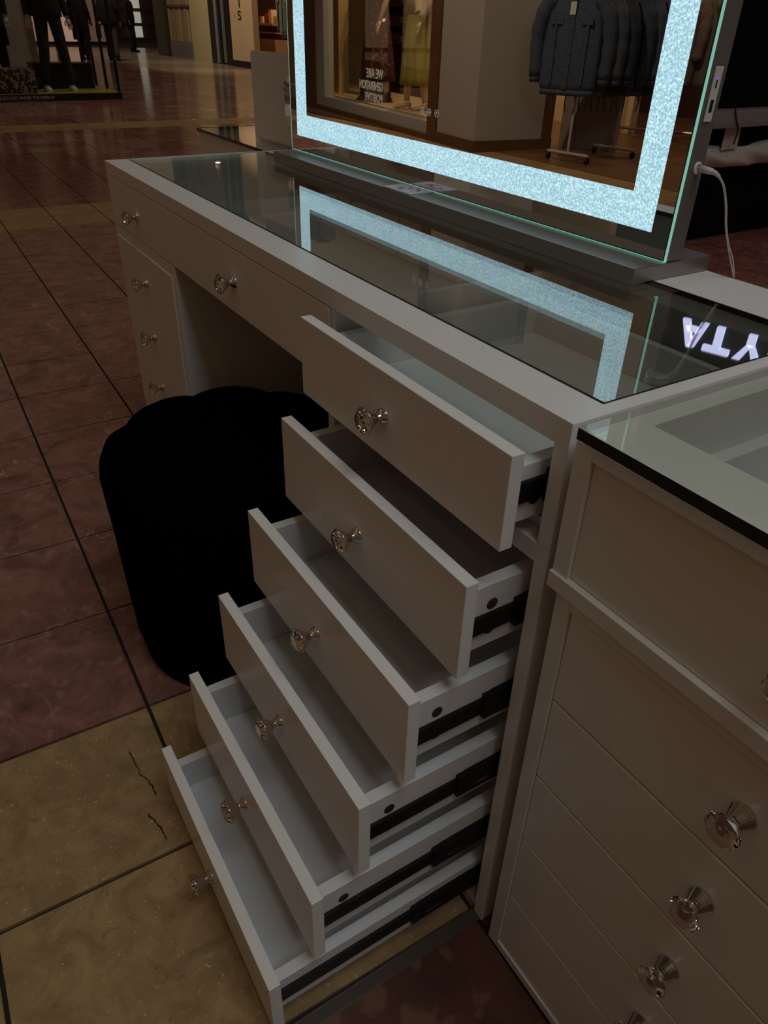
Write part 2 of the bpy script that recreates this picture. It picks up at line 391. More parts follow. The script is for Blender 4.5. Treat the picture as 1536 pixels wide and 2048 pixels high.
# --- top module
vt = thing('vanity_table', 'long white vanity table with glass top carrying the lit mirror', 'vanity')
box('side_panel', white, vt, 0, T, 0, D, .6405, H, bev=.0008)
box('side_panel', white, vt, L-T, L, 0, D, .6405, H, bev=.0008)
box('front_rail', white, vt, T, L-T, 0, .050, .7456, H, bev=.0006)
box('back_rail', white, vt, T, L-T, .3795, D, .7456, H, bev=.0006)
box('back_panel', white, vt, T, L-T, .465, D-.002, .652, .7456)
box('bottom_board', white_in, vt, T, L-T, .019, .465, .6405, .652)
for x in (.4135, 1.0435): box('divider_panel', white_in, vt, x, x+.010, .0185 if x < 1 else .001, .465, .652, .7456)
bm = bmesh.new(); lathe(bm, [(.011,0),(.011,.001)], 20, Matrix.Translation((1.0535, .405, .712)) @ Matrix.Rotation(PI/2, 4, 'Y')); finish('cable_hole', bm, black, vt)
gx0, gx1, gy0, gy1 = .0155, L-.0160, .0515, .3785
box('glass_top', glass_top_m, vt, gx0+.001, gx1-.001, gy0+.001, gy1-.001, H-.0045, H-.0004)
boxes('glass_top_edge', edge_black, vt, [(gx0-.0012, gx1+.0010, gy0-.0018, gy0+.0016, H-.006, H+.0002), (gx0, gx1, gy1-.0010, gy1+.0012, H-.006, H+.0002),
      (gx1-.0012, gx1+.0010, gy0, gy1, H-.006, H+.0002), (gx0-.0012, gx0+.0010, gy0, gy1, H-.006, H+.0002)])  # black strips standing for the dark edge of the glass
drawer(vt, .0185, .4180, .6425, .7441, kz=.690, label='closed top drawer at the far left end', kx=.205)
drawer(vt, .4195, 1.0425, .6425, .7441, kz=.693, label='closed wide middle drawer above the knee space', kx=.728)
drawer(vt, 1.0545, 1.4440, .6455, .7435, pull=.0449, kz=.694, label='top right drawer pulled out a little', kx=1.245)
box('added_knee_panel', white_in, vt, .4180, 1.0357, .462, .474, .03, .6400)  # panel added behind the knee space to keep it dark
# --- pedestals
def pedestal(x0, x1, label, pulls, labels):
    p = thing('drawer_cabinet', label, 'cabinet', (0, 0, 0))
    box('side_panel', white, p, x0, x0+T, 0, D, .0015, .6400, bev=.0008); box('side_panel', white, p, x1-T, x1, 0, D, .0015, .6400, bev=.0008)
    box('top_board', white, p, x0+T, x1-T, 0, D, .6190, .6400, bev=.0005)
    box('bottom_board', white, p, x0+T, x1-T, .006, D, .0015, .0180)
    box('back_panel', white_in, p, x0+T, x1-T, D-.01, D-.002, .018, .619)
    zs = [(.5008, .6180), (.3761, .4955), (.2546, .3724), (.1307, .2479), (.0206, .1221)]
    if max(pulls) < .01: zs = [(.4985, .6180), (.3775, .4970), (.2570, .3760), (.1365, .2555), (.0190, .1350)]
    for (zb, zt), pl, lb in zip(zs, pulls, labels):
        drawer(p, x0+T+.0018, x1-T-.0018, zb, zt, pull=pl, label=lb, kz=(zb+zt)/2-.004)
    return p
pedestal(1.0362, L, 'white pedestal with five drawers pulled out in steps', [.0775, .1334, .1876, .2455, .3039],
    ['upper drawer of the pedestal, pulled out slightly', 'second drawer, pulled further', 'third drawer, pulled further', 'fourth drawer, far open', 'lowest drawer, pulled out farthest'])
pedestal(0, .4175, 'white pedestal with all drawers closed at the far end', [.0028]*5, ['closed drawer']*5)
# ======================================================= MIRROR
MY, mx0, mx1, mz0, mz1 = .392, .1365, 1.2130, .7915, 1.56
mr = thing('vanity_mirror', 'large lit vanity mirror with a glowing white strip on a metal base', 'mirror', (0, 0, 0))
box('mirror_base', alu, mr, .151, 1.2135, .338, .4840, .7706, .7905, bev=.0012)
box('mirror_frame', alu_side, mr, mx0+.004, mx1-.0008, MY+.0042, .4255, mz0, mz1, bev=.001)
edge_lit = mat('lit_glass_edge', (.10, .30, .22), .2, emis=(.27, .62, .50), es=.62)
bm = bmesh.new()
for a in ((mx0, mx1, MY, MY+.004, mz0, mz0+.0020), (mx0, mx1, MY, MY+.004, mz1-.0012, mz1), (mx0, mx0+.0012, MY, MY+.004, mz0, mz1), (mx1-.0018, mx1, MY, MY+.004, mz0, mz1)): bbox(bm, *a)
finish('glass_rim', bm, edge_lit, mr)
box('mirror_glass', M_mirror, mr, mx0+.0012, mx1-.0012, MY+.0003, MY+.0038, mz0+.0012, mz1-.0012)
boxes('bevel_line', mat('mirror_bevel', (.03, .12, .09), .1, .5), mr, [(mx0+.0012, mx1-.0012, MY-.0001, MY+.0004, mz0+.0012, mz0+.0024), (mx1-.0030, mx1-.0012, MY-.0001, MY+.0004, mz0+.0012, mz1)])
# frosted light strip
def strip_mat():
    m = bpy.data.materials.new('frosted_led'); m.use_nodes = True; N = m.node_tree.nodes; Lk = m.node_tree.links; b = N['Principled BSDF']
    g = N.new('ShaderNodeNewGeometry'); n = N.new('ShaderNodeTexNoise'); n.inputs['Scale'].default_value = 390; n.inputs['Detail'].default_value = 2
    Lk.new(g.outputs['Position'], n.inputs['Vector'])
    r = N.new('ShaderNodeValToRGB'); e = r.color_ramp.elements; e[0].position = .34; e[0].color = (.25, .48, .58, 1); e[1].position = .70; e[1].color = (.82, 1.0, 1.0, 1)
    k = e.new(.52); k.color = (.41, .70, .82, 1)
    Lk.new(n.outputs['Fac'], r.inputs[0]); Lk.new(r.outputs[0], b.inputs['Emission Color']); b.inputs['Emission Strength'].default_value = .98
    b.inputs['Base Color'].default_value = (.3, .33, .34, 1); b.inputs['Roughness'].default_value = .6
    return m
LED = strip_mat()
bx0, bx1, bi0, bi1, bz0, bz1 = .1675, 1.1825, .2135, 1.1425, .8225, .8650
boxes('light_strip', LED, mr, [(bx0, bx1, MY-.0004, MY+.0004, bz0, bz1), (bx0, bi0, MY-.0004, MY+.0004, bz1, 1.50), (bi1, bx1, MY-.0004, MY+.0004, bz1, 1.50), (bx0, bx1, MY-.0004, MY+.0004, 1.50, 1.545)])
ring_m = mat('touch_mark', (.55, .52, .48), .5, emis=(.5, .47, .42), es=.35)
for i, xx in enumerate((.655, .676, .698)):
    bm = bmesh.new(); M = Matrix.Translation((xx, MY-.0001, .9125)) @ Matrix.Rotation(PI/2, 4, 'X')
    for k in range(20):
        a, b = 2*PI*k/20, 2*PI*(k+1)/20
        bm.faces.new([bm.verts.new(M @ Vector((r*math.cos(t), r*math.sin(t), 0))) for r, t in ((.0056, a), (.0056, b), (.0049, b), (.0049, a))])
    s = .0022
    if i == 0: P = [(-.0006, -s, .0006, s)]
    elif i == 1: P = [(-.0006, -s, .0006, s), (-s, -.0006, s, .0006)]
    else: P = [(-.0015, -s, -.0006, s), (-.0015, s-.0008, .0014, s)]
    for p in P: bm.faces.new([bm.verts.new(M @ Vector((x, y, .0002))) for x, y in ((p[0],p[1]),(p[2],p[1]),(p[2],p[3]),(p[0],p[3]))])
    finish('touch_button', bm, ring_m, mr)
# usb panel on the frame's side
bm = bmesh.new(); bbox(bm, mx1-.0005, mx1+.0012, .4035, .4165, .950, 1.0055, bev=.0006); up = finish('usb_panel', bm, white_plastic, mr)
boxes('usb_port', black, up, [(mx1+.0010, mx1+.0014, .4070, .4125, .9595, .9725)])
boxes('usb_c_port', black, up, [(mx1+.0010, mx1+.0014, .4085, .4110, .9840, .9925)])
boxes('status_light', mat('blue_led', (.05, .05, .3), .4, emis=(.12, .08, .9), es=1.2), up, [(mx1+.0011, mx1+.0015, .4085, .4105, .9925, .9945)])
bm = bmesh.new(); lathe(bm, [(.0072,0),(.0072,.0012),(.0060,.0022),(.0034,.0024),(.0034,.0016)], 20, Matrix.Translation((mx1-.0006, .4135, .9005)) @ Matrix.Rotation(PI/2, 4, 'Y')); finish('power_socket', bm, white_plastic, mr, True)
# power lead
cb = thing('power_lead', 'thin white power lead plugged into the side of the lit mirror', 'cable', (mx1, .4135, .9005))
o = [mx1, .4135, .9005]
def rel(p): return (p[0]-o[0], p[1]-o[1], p[2]-o[2])
bm = bmesh.new(); tube(bm, [rel(p) for p in ((1.2142,.4135,.9005),(1.2185,.4137,.9005),(1.2190,.4138,.9004))], [.0024,.0024,.0042], 14)
tube(bm, [rel(p) for p in ((1.2190,.4138,.9004),(1.2330,.4150,.8994),(1.2335,.4152,.8992))], [.0042,.0036,.0030], 14)
for k in range(5): tube(bm, [rel((1.2345+.0019*k, .4153+.0004*k, .8990-.0004*k*k*.5)), rel((1.2356+.0019*k, .4155+.0004*k, .8988-.0004*k*k*.5))], [.0032-.0003*k, .0030-.0003*k], 12)
tube(bm, [rel((1.2345,.4153,.8990)), rel((1.2435,.4180,.8940))], [.0022,.0014], 10)
finish('plug', bm, white_plastic, cb, True)
for s in (0, 1):
    d = .0009*s
    P = curve_pts([rel((x+d, y+d, z)) for x, y, z in ((1.2425,.4172,.8948),(1.2462,.4250,.884),(1.2475,.4370,.862),(1.2480,.4470,.838),(1.2490,.4600,.815),(1.2500,.4720+.003*s,.796),(1.2515,.4860,.7735),(1.252,.4935,.752),(1.253,.497,.70),(1.255,.50,.45),(1.257,.52,.10),(1.26,.60,.003))], 8)
    bm = bmesh.new(); tube(bm, P, .00085, 8); finish('wire', bm, white_plastic, cb, True)
# leaflets on the base
def card_mat():
    m = mat('printed_card', (.62, .58, .60), .5); N = m.node_tree.nodes; Lk = m.node_tree.links; b = N['Principled BSDF']
    tc = N.new('ShaderNodeTexCoord'); n = N.new('ShaderNodeTexNoise'); n.inputs['Scale'].default_value = 90; Lk.new(tc.outputs['Object'], n.inputs[0])
    r = N.new('ShaderNodeValToRGB'); r.color_ramp.elements[0].position = .46; r.color_ramp.elements[0].color = (.30, .12, .19, 1); r.color_ramp.elements[1].position = .50; r.color_ramp.elements[1].color = (.55, .50, .53, 1)
    Lk.new(n.outputs[0], r.inputs[0])
    v = N.new('ShaderNodeVectorMath'); v.operation = 'LENGTH'; sp = N.new('ShaderNodeVectorMath'); sp.operation = 'MULTIPLY'; sp.inputs[1].default_value = (1/.03, 1/.018, 0); Lk.new(tc.outputs['Object'], sp.inputs[0]); Lk.new(sp.outputs[0], v.inputs[0])
    c = N.new('ShaderNodeMath'); c.operation = 'GREATER_THAN'; c.inputs[1].default_value = 1; Lk.new(v.outputs['Value'], c.inputs[0])
    mx = N.new('ShaderNodeMix'); mx.data_type = 'RGBA'; Lk.new(c.outputs[0], mx.inputs[0]); Lk.new(r.outputs[0], mx.inputs[6]); mx.inputs[7].default_value = (.55, .50, .53, 1); Lk.new(mx.outputs[2], b.inputs['Base Color']); return m
cm_ = card_mat()
c = box('business_card', [cm_], None, -.043, .043, -.0265, .0265, 0, .0010, bev=.0002); c.location = (.660, .3665, .7907); c.rotation_euler = (0, 0, .02)
tag(c, 'white card with a pink print lying on the mirror base', 'card')
# ======================================================= STOOL
def make_stool():
    s = thing('velvet_stool', 'tall round black velvet stool with scalloped sides in the knee space', 'stool', (.722, -.030, 0))
    bm = bmesh.new(); seg = 160; lob = 8
    prof = [(.210,.006),(.217,.04),(.220,.12),(.222,.20),(.224,.28),(.227,.345),(.228,.375),(.224,.400),(.212,.420),(.190,.432),(.165,.434),(.12,.430),(.07,.426),(.025,.4235),(.004,.423)]
    R = []
    for r, z in prof:
        ring = []
        for i in range(seg):
            a = 2*PI*i/seg+.2; k = abs(math.sin(lob*a/2))**.7; ds = .04 if z < .40 or r > .19 else .02
            rr = r*(1-ds+ds*k); zz = z + (.010*(k-.5)*min(1, r/.16) if z > .40 else 0)
            ring.append(bm.verts.new((rr*math.cos(a), rr*math.sin(a), zz)))
        R.append(ring)
    for a, b in zip(R, R[1:]):
        for i in range(seg): bm.faces.new((a[i], a[(i+1) % seg], b[(i+1) % seg], b[i]))
    bm.faces.new(R[-1]); bm.faces.new(R[0])
    finish('upholstery', bm, velvet, s, True)
    bm = bmesh.new(); lathe(bm, [(.205,0),(.208,.003),(.208,.007),(.19,.008)], 48); finish('base_plate', bm, black, s, True)
    bm = bmesh.new(); lathe(bm, [(.010,.4225),(.014,.4250),(.010,.4275),(.004,.4285)], 16); finish('centre_button', bm, velvet, s, True)
make_stool()
# ======================================================= NEIGHBOUR CABINET (right)
nb = thing('display_cabinet', 'white drawer cabinet with a thick glass sheet, near right edge', 'cabinet', (0, 0, 0))
nx, ny, nr = 1.4720, -.004, 1.925
box('side_panel', white, nb, nx, nx+.0185, ny, .52, .6245, .7660, bev=.0008); box('side_panel', white, nb, nr-.0185, nr, ny, .52, .6245, .7660, bev=.0008)
box('top_rail', white, nb, nx+.0185, nr-.0185, ny, .0635, .7505, .7660, bev=.0006)
box('plinth_rail', white, nb, nx-.001, nr+.001, ny-.003, .52, .6125, .6300, bev=.0008)
box('front_panel', white, nb, nx+.0190, nr-.0190, ny+.004, ny+.018, .6308, .7498, bev=.0006)
knob(nb, 1.695, .690, ny+.004, 1)
boxes('compartment_floor', white_in, nb, [(nx+.0185, nr-.0185, .0635, .50, .690, .695)])
boxes('compartment_divider', white_in, nb, [(1.545, 1.5575, .064, .50, .695, .764), (1.70, 1.7125, .064, .50, .695, .764), (nx+.0185, nr-.0185, .505, .52, .69, .766)])
px_, pz = 1.4815, .6120
box('side_panel', white, nb, px_, px_+.0185, ny+.001, .51, .0, pz, bev=.0008); box('side_panel', white, nb, nr-.028, nr-.0095, ny+.001, .51, .0, pz, bev=.0008)
box('top_rail', white, nb, px_+.0185, nr-.028, ny+.001, .51, .6000, pz, bev=.0005)
box('kick_board', white, nb, px_+.0185, nr-.028, ny+.001, .51, .0, .0145, bev=.0005)
for (zb, zt) in ((.4856, .5990), (.3680, .4828), (.2530, .3650), (.1330, .2500), (.0155, .1300)):
    d = box('drawer', white, nb, px_+.0192, nr-.0287, ny+.0035, ny+.40, zb, zt, bev=.0013); d['label'] = 'closed white drawer with a clear knob'
    knob(d, 1.697, (zb+zt)/2+.003, ny+.003, 1)
gs = thing('glass_sheet', 'thick clear glass sheet with dark green edge on the near right cabinet', 'glass', (0, 0, 0))
bm = bmesh.new(); bbox(bm, 1.4775, 1.945, -.0115, .53, .7662, .7780, bev=.0014); finish('pane', bm, glass_thick_m, gs)
boxes('cut_edge', glass_edge, gs, [(1.4779, 1.9448, -.0116, -.0110, .7672, .7770), (1.9445, 1.9451, -.011, .529, .7672, .7770)])
# ======================================================= SECOND DESK BEHIND
dk = thing('glass_top_desk', 'small white desk with dark edged glass top behind the vanity', 'desk', (-.475, .389, 0))
box('body', white, dk, 0, .455, 0, .55, .0, .762, bev=.001)
box('glass_sheet', glass_top_m, dk, -.004, .459, -.004, .554, .7635, .7695)
boxes('glass_edge', glass_edge, dk, [(-.0045, .4595, -.0048, -.0040, .7630, .7702), (-.0048, -.004, -.0045, .5545, .7630, .7702)])
bd = thing('white_board', 'upright white board with rounded corners on the rear desk', 'board', (-.236, .462, .7702), math.radians(4))
bm = bmesh.new(); w_, h_, rr = .235, .200, .014; pts = [(0, 0), (w_, 0)]
pts += [(w_-rr+rr*math.cos(a), h_-rr+rr*math.sin(a)) for a in [PI/2*k/6 for k in range(7)]] + [(rr+rr*math.cos(a), h_-rr+rr*math.sin(a)) for a in [PI/2+PI/2*k/6 for k in range(7)]]
f = bm.faces.new([bm.verts.new((x, 0, z)) for x, z in pts]); r = bmesh.ops.extrude_face_region(bm, geom=[f]); bmesh.ops.translate(bm, vec=(0, .005, 0), verts=[v for v in r['geom'] if isinstance(v, bmesh.types.BMVert)])
finish('panel', bm, mat('board_white', (.78, .74, .72), .3), bd)
boxes('foot', white_plastic, bd, [(.02, .215, -.004, .05, 0, .006)])
bm = bmesh.new(); tube(bm, [(.212,-.012,.052),(.218,-.016,.070),(.206,-.012,.088),(.202,-.010,.104)], [.004,.010,.011,.004], 7)  # lumpy pieces added to imitate a white and orange reflection on chrome
for v in bm.verts: v.co += Vector((random.uniform(-.002,.002), random.uniform(-.002,.002), random.uniform(-.003,.003)))
finish('white_glare', bm, mat('glare_white', (.85, .72, .66), .7), bd)
bm = bmesh.new(); tube(bm, curve_pts([(.200,-.008,.100),(.214,-.014,.112),(.206,-.012,.128),(.200,-.006,.142)], 4), [.004+.003*(i % 3) for i in range(13)], 7); finish('grey_glare', bm, mat('glare_grey', (.30, .27, .25), .5), bd)
bm = bmesh.new(); tube(bm, [(.202,-.008,.138),(.214,-.012,.146),(.222,-.010,.158)], [.003,.007,.004], 6); finish('warm_glare', bm, mat('glare_warm', (.9, .68, .5), .7), bd)
# ======================================================= BLACK KIOSK BEHIND RIGHT
KX = -1.04
kb = thing('black_kiosk', 'black draped kiosk block standing behind the lit mirror', 'kiosk', (KX, 3.2, 0))
box('lower_block', mat('matte_black', (.0022, .0022, .0026), .8, spec=.15), kb, -1.6, -.02, 0, 2.6, .0, 1.60)
box('shelf', mat('grey_shelf', (.30, .28, .29), .5), kb, -.4, .10, -.10, 2.4, .61, .69, bev=.004)
boxes('shelf_lip', mat('shelf_lip', (.25, .23, .23), .4), kb, [(.10, .104, -.10, 2.4, .612, .635)])
cl = bmesh.new(); ny_, nz_ = 60, 8; V = []
for i in range(ny_+1):
    row = []
    for j in range(nz_+1):
        yy = -.1+2.3*i/ny_; zz = .395+.115*j/nz_ + .012*math.sin(yy*9)*(j/nz_); b = .035*math.sin(PI*j/nz_)+.012*math.sin(yy*13+j*.8)+.008*math.sin(yy*31+j)
        row.append(cl.verts.new((b+.005, yy, zz)))
    V.append(row)
for i in range(ny_):
    for j in range(nz_): cl.faces.new((V[i][j], V[i+1][j], V[i+1][j+1], V[i][j+1]))
r = bmesh.ops.extrude_face_region(cl, geom=list(cl.faces)); bmesh.ops.translate(cl, vec=(-.02, 0, 0), verts=[v for v in r['geom'] if isinstance(v, bmesh.types.BMVert)])
o_ = finish('white_cloth', cl, mat('white_cloth', (.75, .70, .66), .9), None, True); o_.location = (KX, 3.2, 0)
tag(o_, 'rolled white cloth lying along the black kiosk below its grey shelf', 'cloth')
tg = box('paper_tag', mat('tag_white', (.6, .57, .55), .7), None, .030, .036, 0, .13, 0, .13); tg.location = (KX, 3.56, .49); tg.rotation_euler = (.05, 0, 0)
tag(tg, 'square white paper tag standing up from the white cloth', 'tag')
bm = bmesh.new(); tube(bm, curve_pts([(.106,.28,.72),(.11,.31,.66),(.112,.35,.60),(.10,.36,.53)], 6), .004, 8); finish('cord', bm, black, kb, True)
# lit sign above the kiosk (seen mirrored in the table glass)
sg = thing('lit_sign', 'black fascia with glowing white letters above the kiosk, reflected in the glass', 'sign', (-.94, 4.02, 0), math.radians(17))
box('fascia', mat('fascia_black', (.006, .006, .007), .6), sg, -2.2, 2.6, .02, .12, 1.65, 3.4)
for bx_ in (-2.15, 2.4): box('support_post', black, sg, bx_, bx_+.1, .03, .11, 0, 1.66)
led_l = mat('letter_light', (.8, .8, .9), .5, emis=(.62, .64, 1.0), es=1.9)
def glyph(parts, x, z, s, h):
    bm = bmesh.new()
    for P in parts:
        lo = [bm.verts.new((x+px*s, -.015, z+pz*h)) for px, pz in P]; hi = [bm.verts.new((x+px*s, .0195, z+pz*h)) for px, pz in P]
        bm.faces.new(lo); bm.faces.new(hi[::-1])
        for i in range(len(P)): j = (i+1) % len(P); bm.faces.new((lo[i], lo[j], hi[j], hi[i]))
    finish('letter', bm, led_l, sg)
A_ = [[(0,0),(.28,0),(.42,.42),(.6,.42),(.6,.58),(.47,.58),(.55,.80),(.45,1),(.36,1)], [(1,0),(.74,0),(.52,.72),(.5,1),(.64,1)]]
A_ = [[(0,0),(.27,0),(.59,1),(.36,1)], [(1,0),(.73,0),(.41,1),(.64,1)], [(.2,.22),(.8,.22),(.74,.42),(.26,.42)]]
T_ = [[(.0,.78),(1,.78),(1,1),(0,1)], [(.36,0),(.64,0),(.64,.78),(.36,.78)]]
Y_ = [[(.36,0),(.64,0),(.64,.42),(.36,.42)], [(.36,.40),(.56,.36),(.27,1),(-.02,1)], [(.64,.40),(.44,.36),(.73,1),(1.02,1)]]
I_ = [[(.3,0),(.62,0),(.62,1),(.3,1)]]
N_ = [[(0,0),(.24,0),(.24,1),(0,1)], [(.76,0),(1,0),(1,1),(.76,1)], [(0,1),(.24,1),(1,0),(.76,0)]]
lz, lh, ls, step = 2.125, .180, .175, .207
for k, g in enumerate((I_, A_, T_, Y_, N_)): glyph(g, -.135+(k-2)*step+(.035 if k == 1 else 0), lz, ls, lh)
# ======================================================= FAR LEFT: FASHION DISPLAY
skin_m = mat('mannequin_white', (.42, .38, .35), .45); denim_dark = mat('dark_denim', (.010, .014, .024), .85, noise=(60, (.014, .019, .03)))
hood = mat('charcoal_knit', (.014, .011, .011), .95); coatm = mat('black_coat', (.004, .004, .005), .9)
def hand(bm, w, d, sgn, r=.012, mi=0):
    """palm, four unequal fingers and a thumb; w wrist point, d direction"""
    w = Vector(w); d = Vector(d).normalized(); side = Vector((0, sgn, 0)); side = (side-d*side.dot(d)).normalized(); nrm = d.cross(side)
    tube(bm, [w, w+d*.04, w+d*.085], [.024, .036, .038], 10, mi, .45)
    for k, (off, ln) in enumerate(((-.026, .060), (-.009, .072), (.009, .068), (.026, .052))):
        p = w+d*.078+side*off
        tube(bm, [p, p+d*ln*.5+nrm*.006, p+d*ln+nrm*.022], [.0095, .0085, .006], 6, mi)
    p = w+d*.02+side*(-.03); tube(bm, [p, p+d*.035-side*.022, p+d*.065-side*.026+nrm*.01], [.011, .010, .007], 6, mi)
def head(bm, c, mi=0, hair=None):
    c = Vector(c); loft(bm, [(c.x+.01, c.y, c.z-.11, .04, .04), (c.x+.02, c.y, c.z-.09, .06, .05), (c.x+.01, c.y, c.z-.04, .085, .068), (c.x, c.y, c.z+.03, .097, .077), (c.x-.005, c.y, c.z+.08, .085, .068), (c.x-.01, c.y, c.z+.115, .045, .04), (c.x-.01, c.y, c.z+.122, .01, .01)], 20, mi)
    tube(bm, [c+Vector((.09, 0, .02)), c+Vector((.115, 0, -.015)), c+Vector((.09, 0, -.022))], [.007, .014, .010], 8, mi)
    for s in (-1, 1): tube(bm, [c+Vector((0, s*.074, .02)), c+Vector((0, s*.086, 0)), c+Vector((0, s*.072, -.03))], [.008, .014, .008], 6, mi, .5)
def figure(name, label, cat, loc, rz, spec, group=None):
    """a dressed standing figure facing +x; spec: dict of clothing"""
    t = thing(name, label, cat, loc, rz, group); sk = spec.get('skin', skin_m); st_ = spec.get('stance', .13); lean = spec.get('stride', 0)
    hip = .90
    bm = bmesh.new()
    loft(bm, [(0,0,.86,.07,.10),(0,0,.93,.105,.155),(0,0,1.02,.095,.135),(.005,0,1.12,.085,.122),(.01,0,1.26,.105,.155),(.0,0,1.38,.095,.175),(-.01,0,1.45,.06,.11),(-.01,0,1.49,.045,.05),(0,0,1.56,.042,.045)], 24)
    head(bm, (.0, 0, 1.67))
    arms = []
    for s in (-1, 1):
        k = s*lean
        sh = Vector((0, s*.175, 1.40)); el = Vector((-.02+.0*k, s*.235, 1.12)); wr = Vector((.05-.12*k, s*(.235+spec.get('arm', .0)), .885))
        arms.append((s, sh, el, wr)); tube(bm, [sh, el, wr], [.047, .038, .026], 12); hand(bm, wr, (wr-el), s)
        an = Vector((.20*k, s*st_, .08)); kn = Vector((.03+.12*k, s*(.085+st_)/2, .49)); hp = Vector((0, s*.085, .90))
        tube(bm, [hp, kn, kn.lerp(an, .3), an], [.085, .056, .052, .036], 14)
        tube(bm, [an+Vector((-.03,0,-.035)), an+Vector((.05,0,-.045)), an+Vector((.13,0,-.055))], [.035,.036,.024], 10, 0, .7)
    finish('body', bm, sk, t, True)
    if 'trousers' in spec:
        bm = bmesh.new()
        loft(bm, [(0,0,.84,.09,.14),(0,0,.93,.118,.170),(0,0,1.02,.108,.150)], 24)
        for s in (-1, 1):
            k = s*lean; an = Vector((.20*k, s*st_, .085)); kn = Vector((.03+.12*k, s*(.085+st_)/2, .49)); hp = Vector((0, s*.085, .93))
            tube(bm, curve_pts([hp, hp.lerp(kn, .5), kn, kn.lerp(an, .5), an], 4), [.098-.038*(i/16)**.6+(.006 if i > 12 else 0) for i in range(17)], 18)
        finish('trousers', bm, spec['trousers'], t, True)
    if 'top' in spec:
        tm, hem = spec['top'], spec.get('hem', .93); bm = bmesh.new()
        wv = 1+spec.get('loose', .15)
        rings = [(0,0,hem,.125*wv,.185*wv)]
        if hem < .9: rings += [(0,0,(hem+.95)/2,.125*wv,.18*wv)]
        rings += [(0,0,.97,.13*wv,.185*wv),(.0,0,1.12,.12*wv,.165*wv),(.01,0,1.27,.125*wv,.172*wv),(0,0,1.38,.105*wv,.175*wv),(-.01,0,1.455,.07,.12),(-.012,0,1.50,.058,.066)]
        loft(bm, rings, 28, 0, .012)
        for s, sh, el, wr in arms: tube(bm, curve_pts([sh+Vector((0,0,.01)), el, wr+(el-wr)*.12], 5), [.066-.022*(i/10) for i in range(11)], 14)
        finish(spec.get('topname', 'jumper'), bm, tm, t, True)
    if 'skirt' in spec:
        sm, z0, z1, r1 = spec['skirt']; bm = bmesh.new(); n = 9
        loft(bm, [(0,0,z1-(z1-z0)*i/n, .115+(r1*.72-.115)*(i/n)**.8, .15+(r1-.15)*(i/n)**.8) for i in range(n+1)], 72, 0, .05, 12)
        finish('skirt', bm, sm, t, True)
    if 'dress' in spec:
        sm, z0, r1 = spec['dress']; bm = bmesh.new(); n = 9
        rr = [(0,0,1.03-(1.03-z0)*i/n, .11+(r1*.8-.11)*(i/n), .145+(r1-.145)*(i/n)) for i in range(n+1)]
        loft(bm, [(0,0,1.46,.06,.12),(0,0,1.38,.10,.165),(.01,0,1.25,.12,.165),(0,0,1.12,.098,.135)]+rr, 60, 0, .03, 10)
        finish('dress', bm, sm, t, True)
    if 'shoes' in spec:
        for s in (-1, 1):
            k = s*lean; ax = .20*k; bm = bmesh.new(); yy = s*st_; hz = spec.get('heel', 0)
            if hz:
                tube(bm, [(ax-.045, yy, 0), (ax-.04, yy, .05)], [.012,.022], 8); tube(bm, [(ax-.05, yy, .055), (ax+.04, yy, .035), (ax+.12, yy, .015), (ax+.17, yy, .012)], [.028,.032,.036,.018], 10, 0, .45)
            else:
                tube(bm, [(ax-.065, yy, .030), (ax-.04, yy, .036), (ax+.04, yy, .034), (ax+.12, yy, .026), (ax+.165, yy, .020)], [.022,.042,.044,.044,.022], 12, 0, .75)
                loft(bm, [(ax, yy, .045, .055, .045), (ax-.005, yy, .085, .045, .04), (ax-.008, yy, .115, .046, .042)], 14)
                bbox(bm, ax-.075, ax+.165, yy-.040, yy+.040, 0, .014, bev=.004)
            finish('shoe', bm, spec['shoes'], t, True)
    if 'bag' in spec:
        bm = bmesh.new(); bbox(bm, -.14, .14, .27, .35, .50, .78, bev=.01); tube(bm, curve_pts([(-.08,.31,.78),(-.05,.29,.92),(.05,.29,.92),(.08,.31,.78)], 5), .007, 6); finish('bag', bm, spec['bag'], t)
    return t
# platform
PXX = -10.72
pf = thing('display_platform', 'low black shop display platform with yellow top behind bare frames', 'platform', (PXX, 2.86, 0), math.radians(0))
yel = mat('yellow_vinyl', (.34, .29, .04), .4)
box('base', black, pf, -2.1, 0, -3.2, 0, 0, .085, bev=.003)
box('top_sheet', yel, pf, -2.09, -.01, -3.19, -.012, .085, .090)
text_mesh('printed_notice', 'PLEASE DO NOT ENTER THE DISPLAY', .055, mat('print_grey', (.55, .5, .5), .6), pf,
    Matrix.Translation((.002, -1.80, .024)) @ Matrix.Scale(.92, 4, (0, 1, 0)) @ Matrix.Rotation(PI/2, 4, 'Z') @ Matrix.Rotation(PI/2, 4, 'X'), .001, 1.0)
fr = thing('tube_frame', 'black square tube frame standing round the fashion display', 'frame', (PXX, 2.86, .0902))
for i, (fx, fy) in enumerate(((-.03, -.03), (-.70, -.03), (-1.35, -.03), (-2.05, -.03), (-2.05, -1.6), (-2.05, -3.15), (-.03, -3.15))):
    box('post', black, fr, fx-.018, fx+.018, fy-.018, fy+.018, 0, 2.3)
boxes('top_bar', black, fr, [(-2.068, -.012, -.048, -.012, 2.3, 2.336), (-2.068, -2.032, -3.168, -.012, 2.3, 2.336), (-.048, -.012, -3.168, -.012, 2.3, 2.336), (-2.068, -.012, -3.168, -3.132, 2.3, 2.336)])
boxes('cross_bar', black, fr, [(-2.068, -2.032, -3.168, -.012, 1.0, 1.03)])
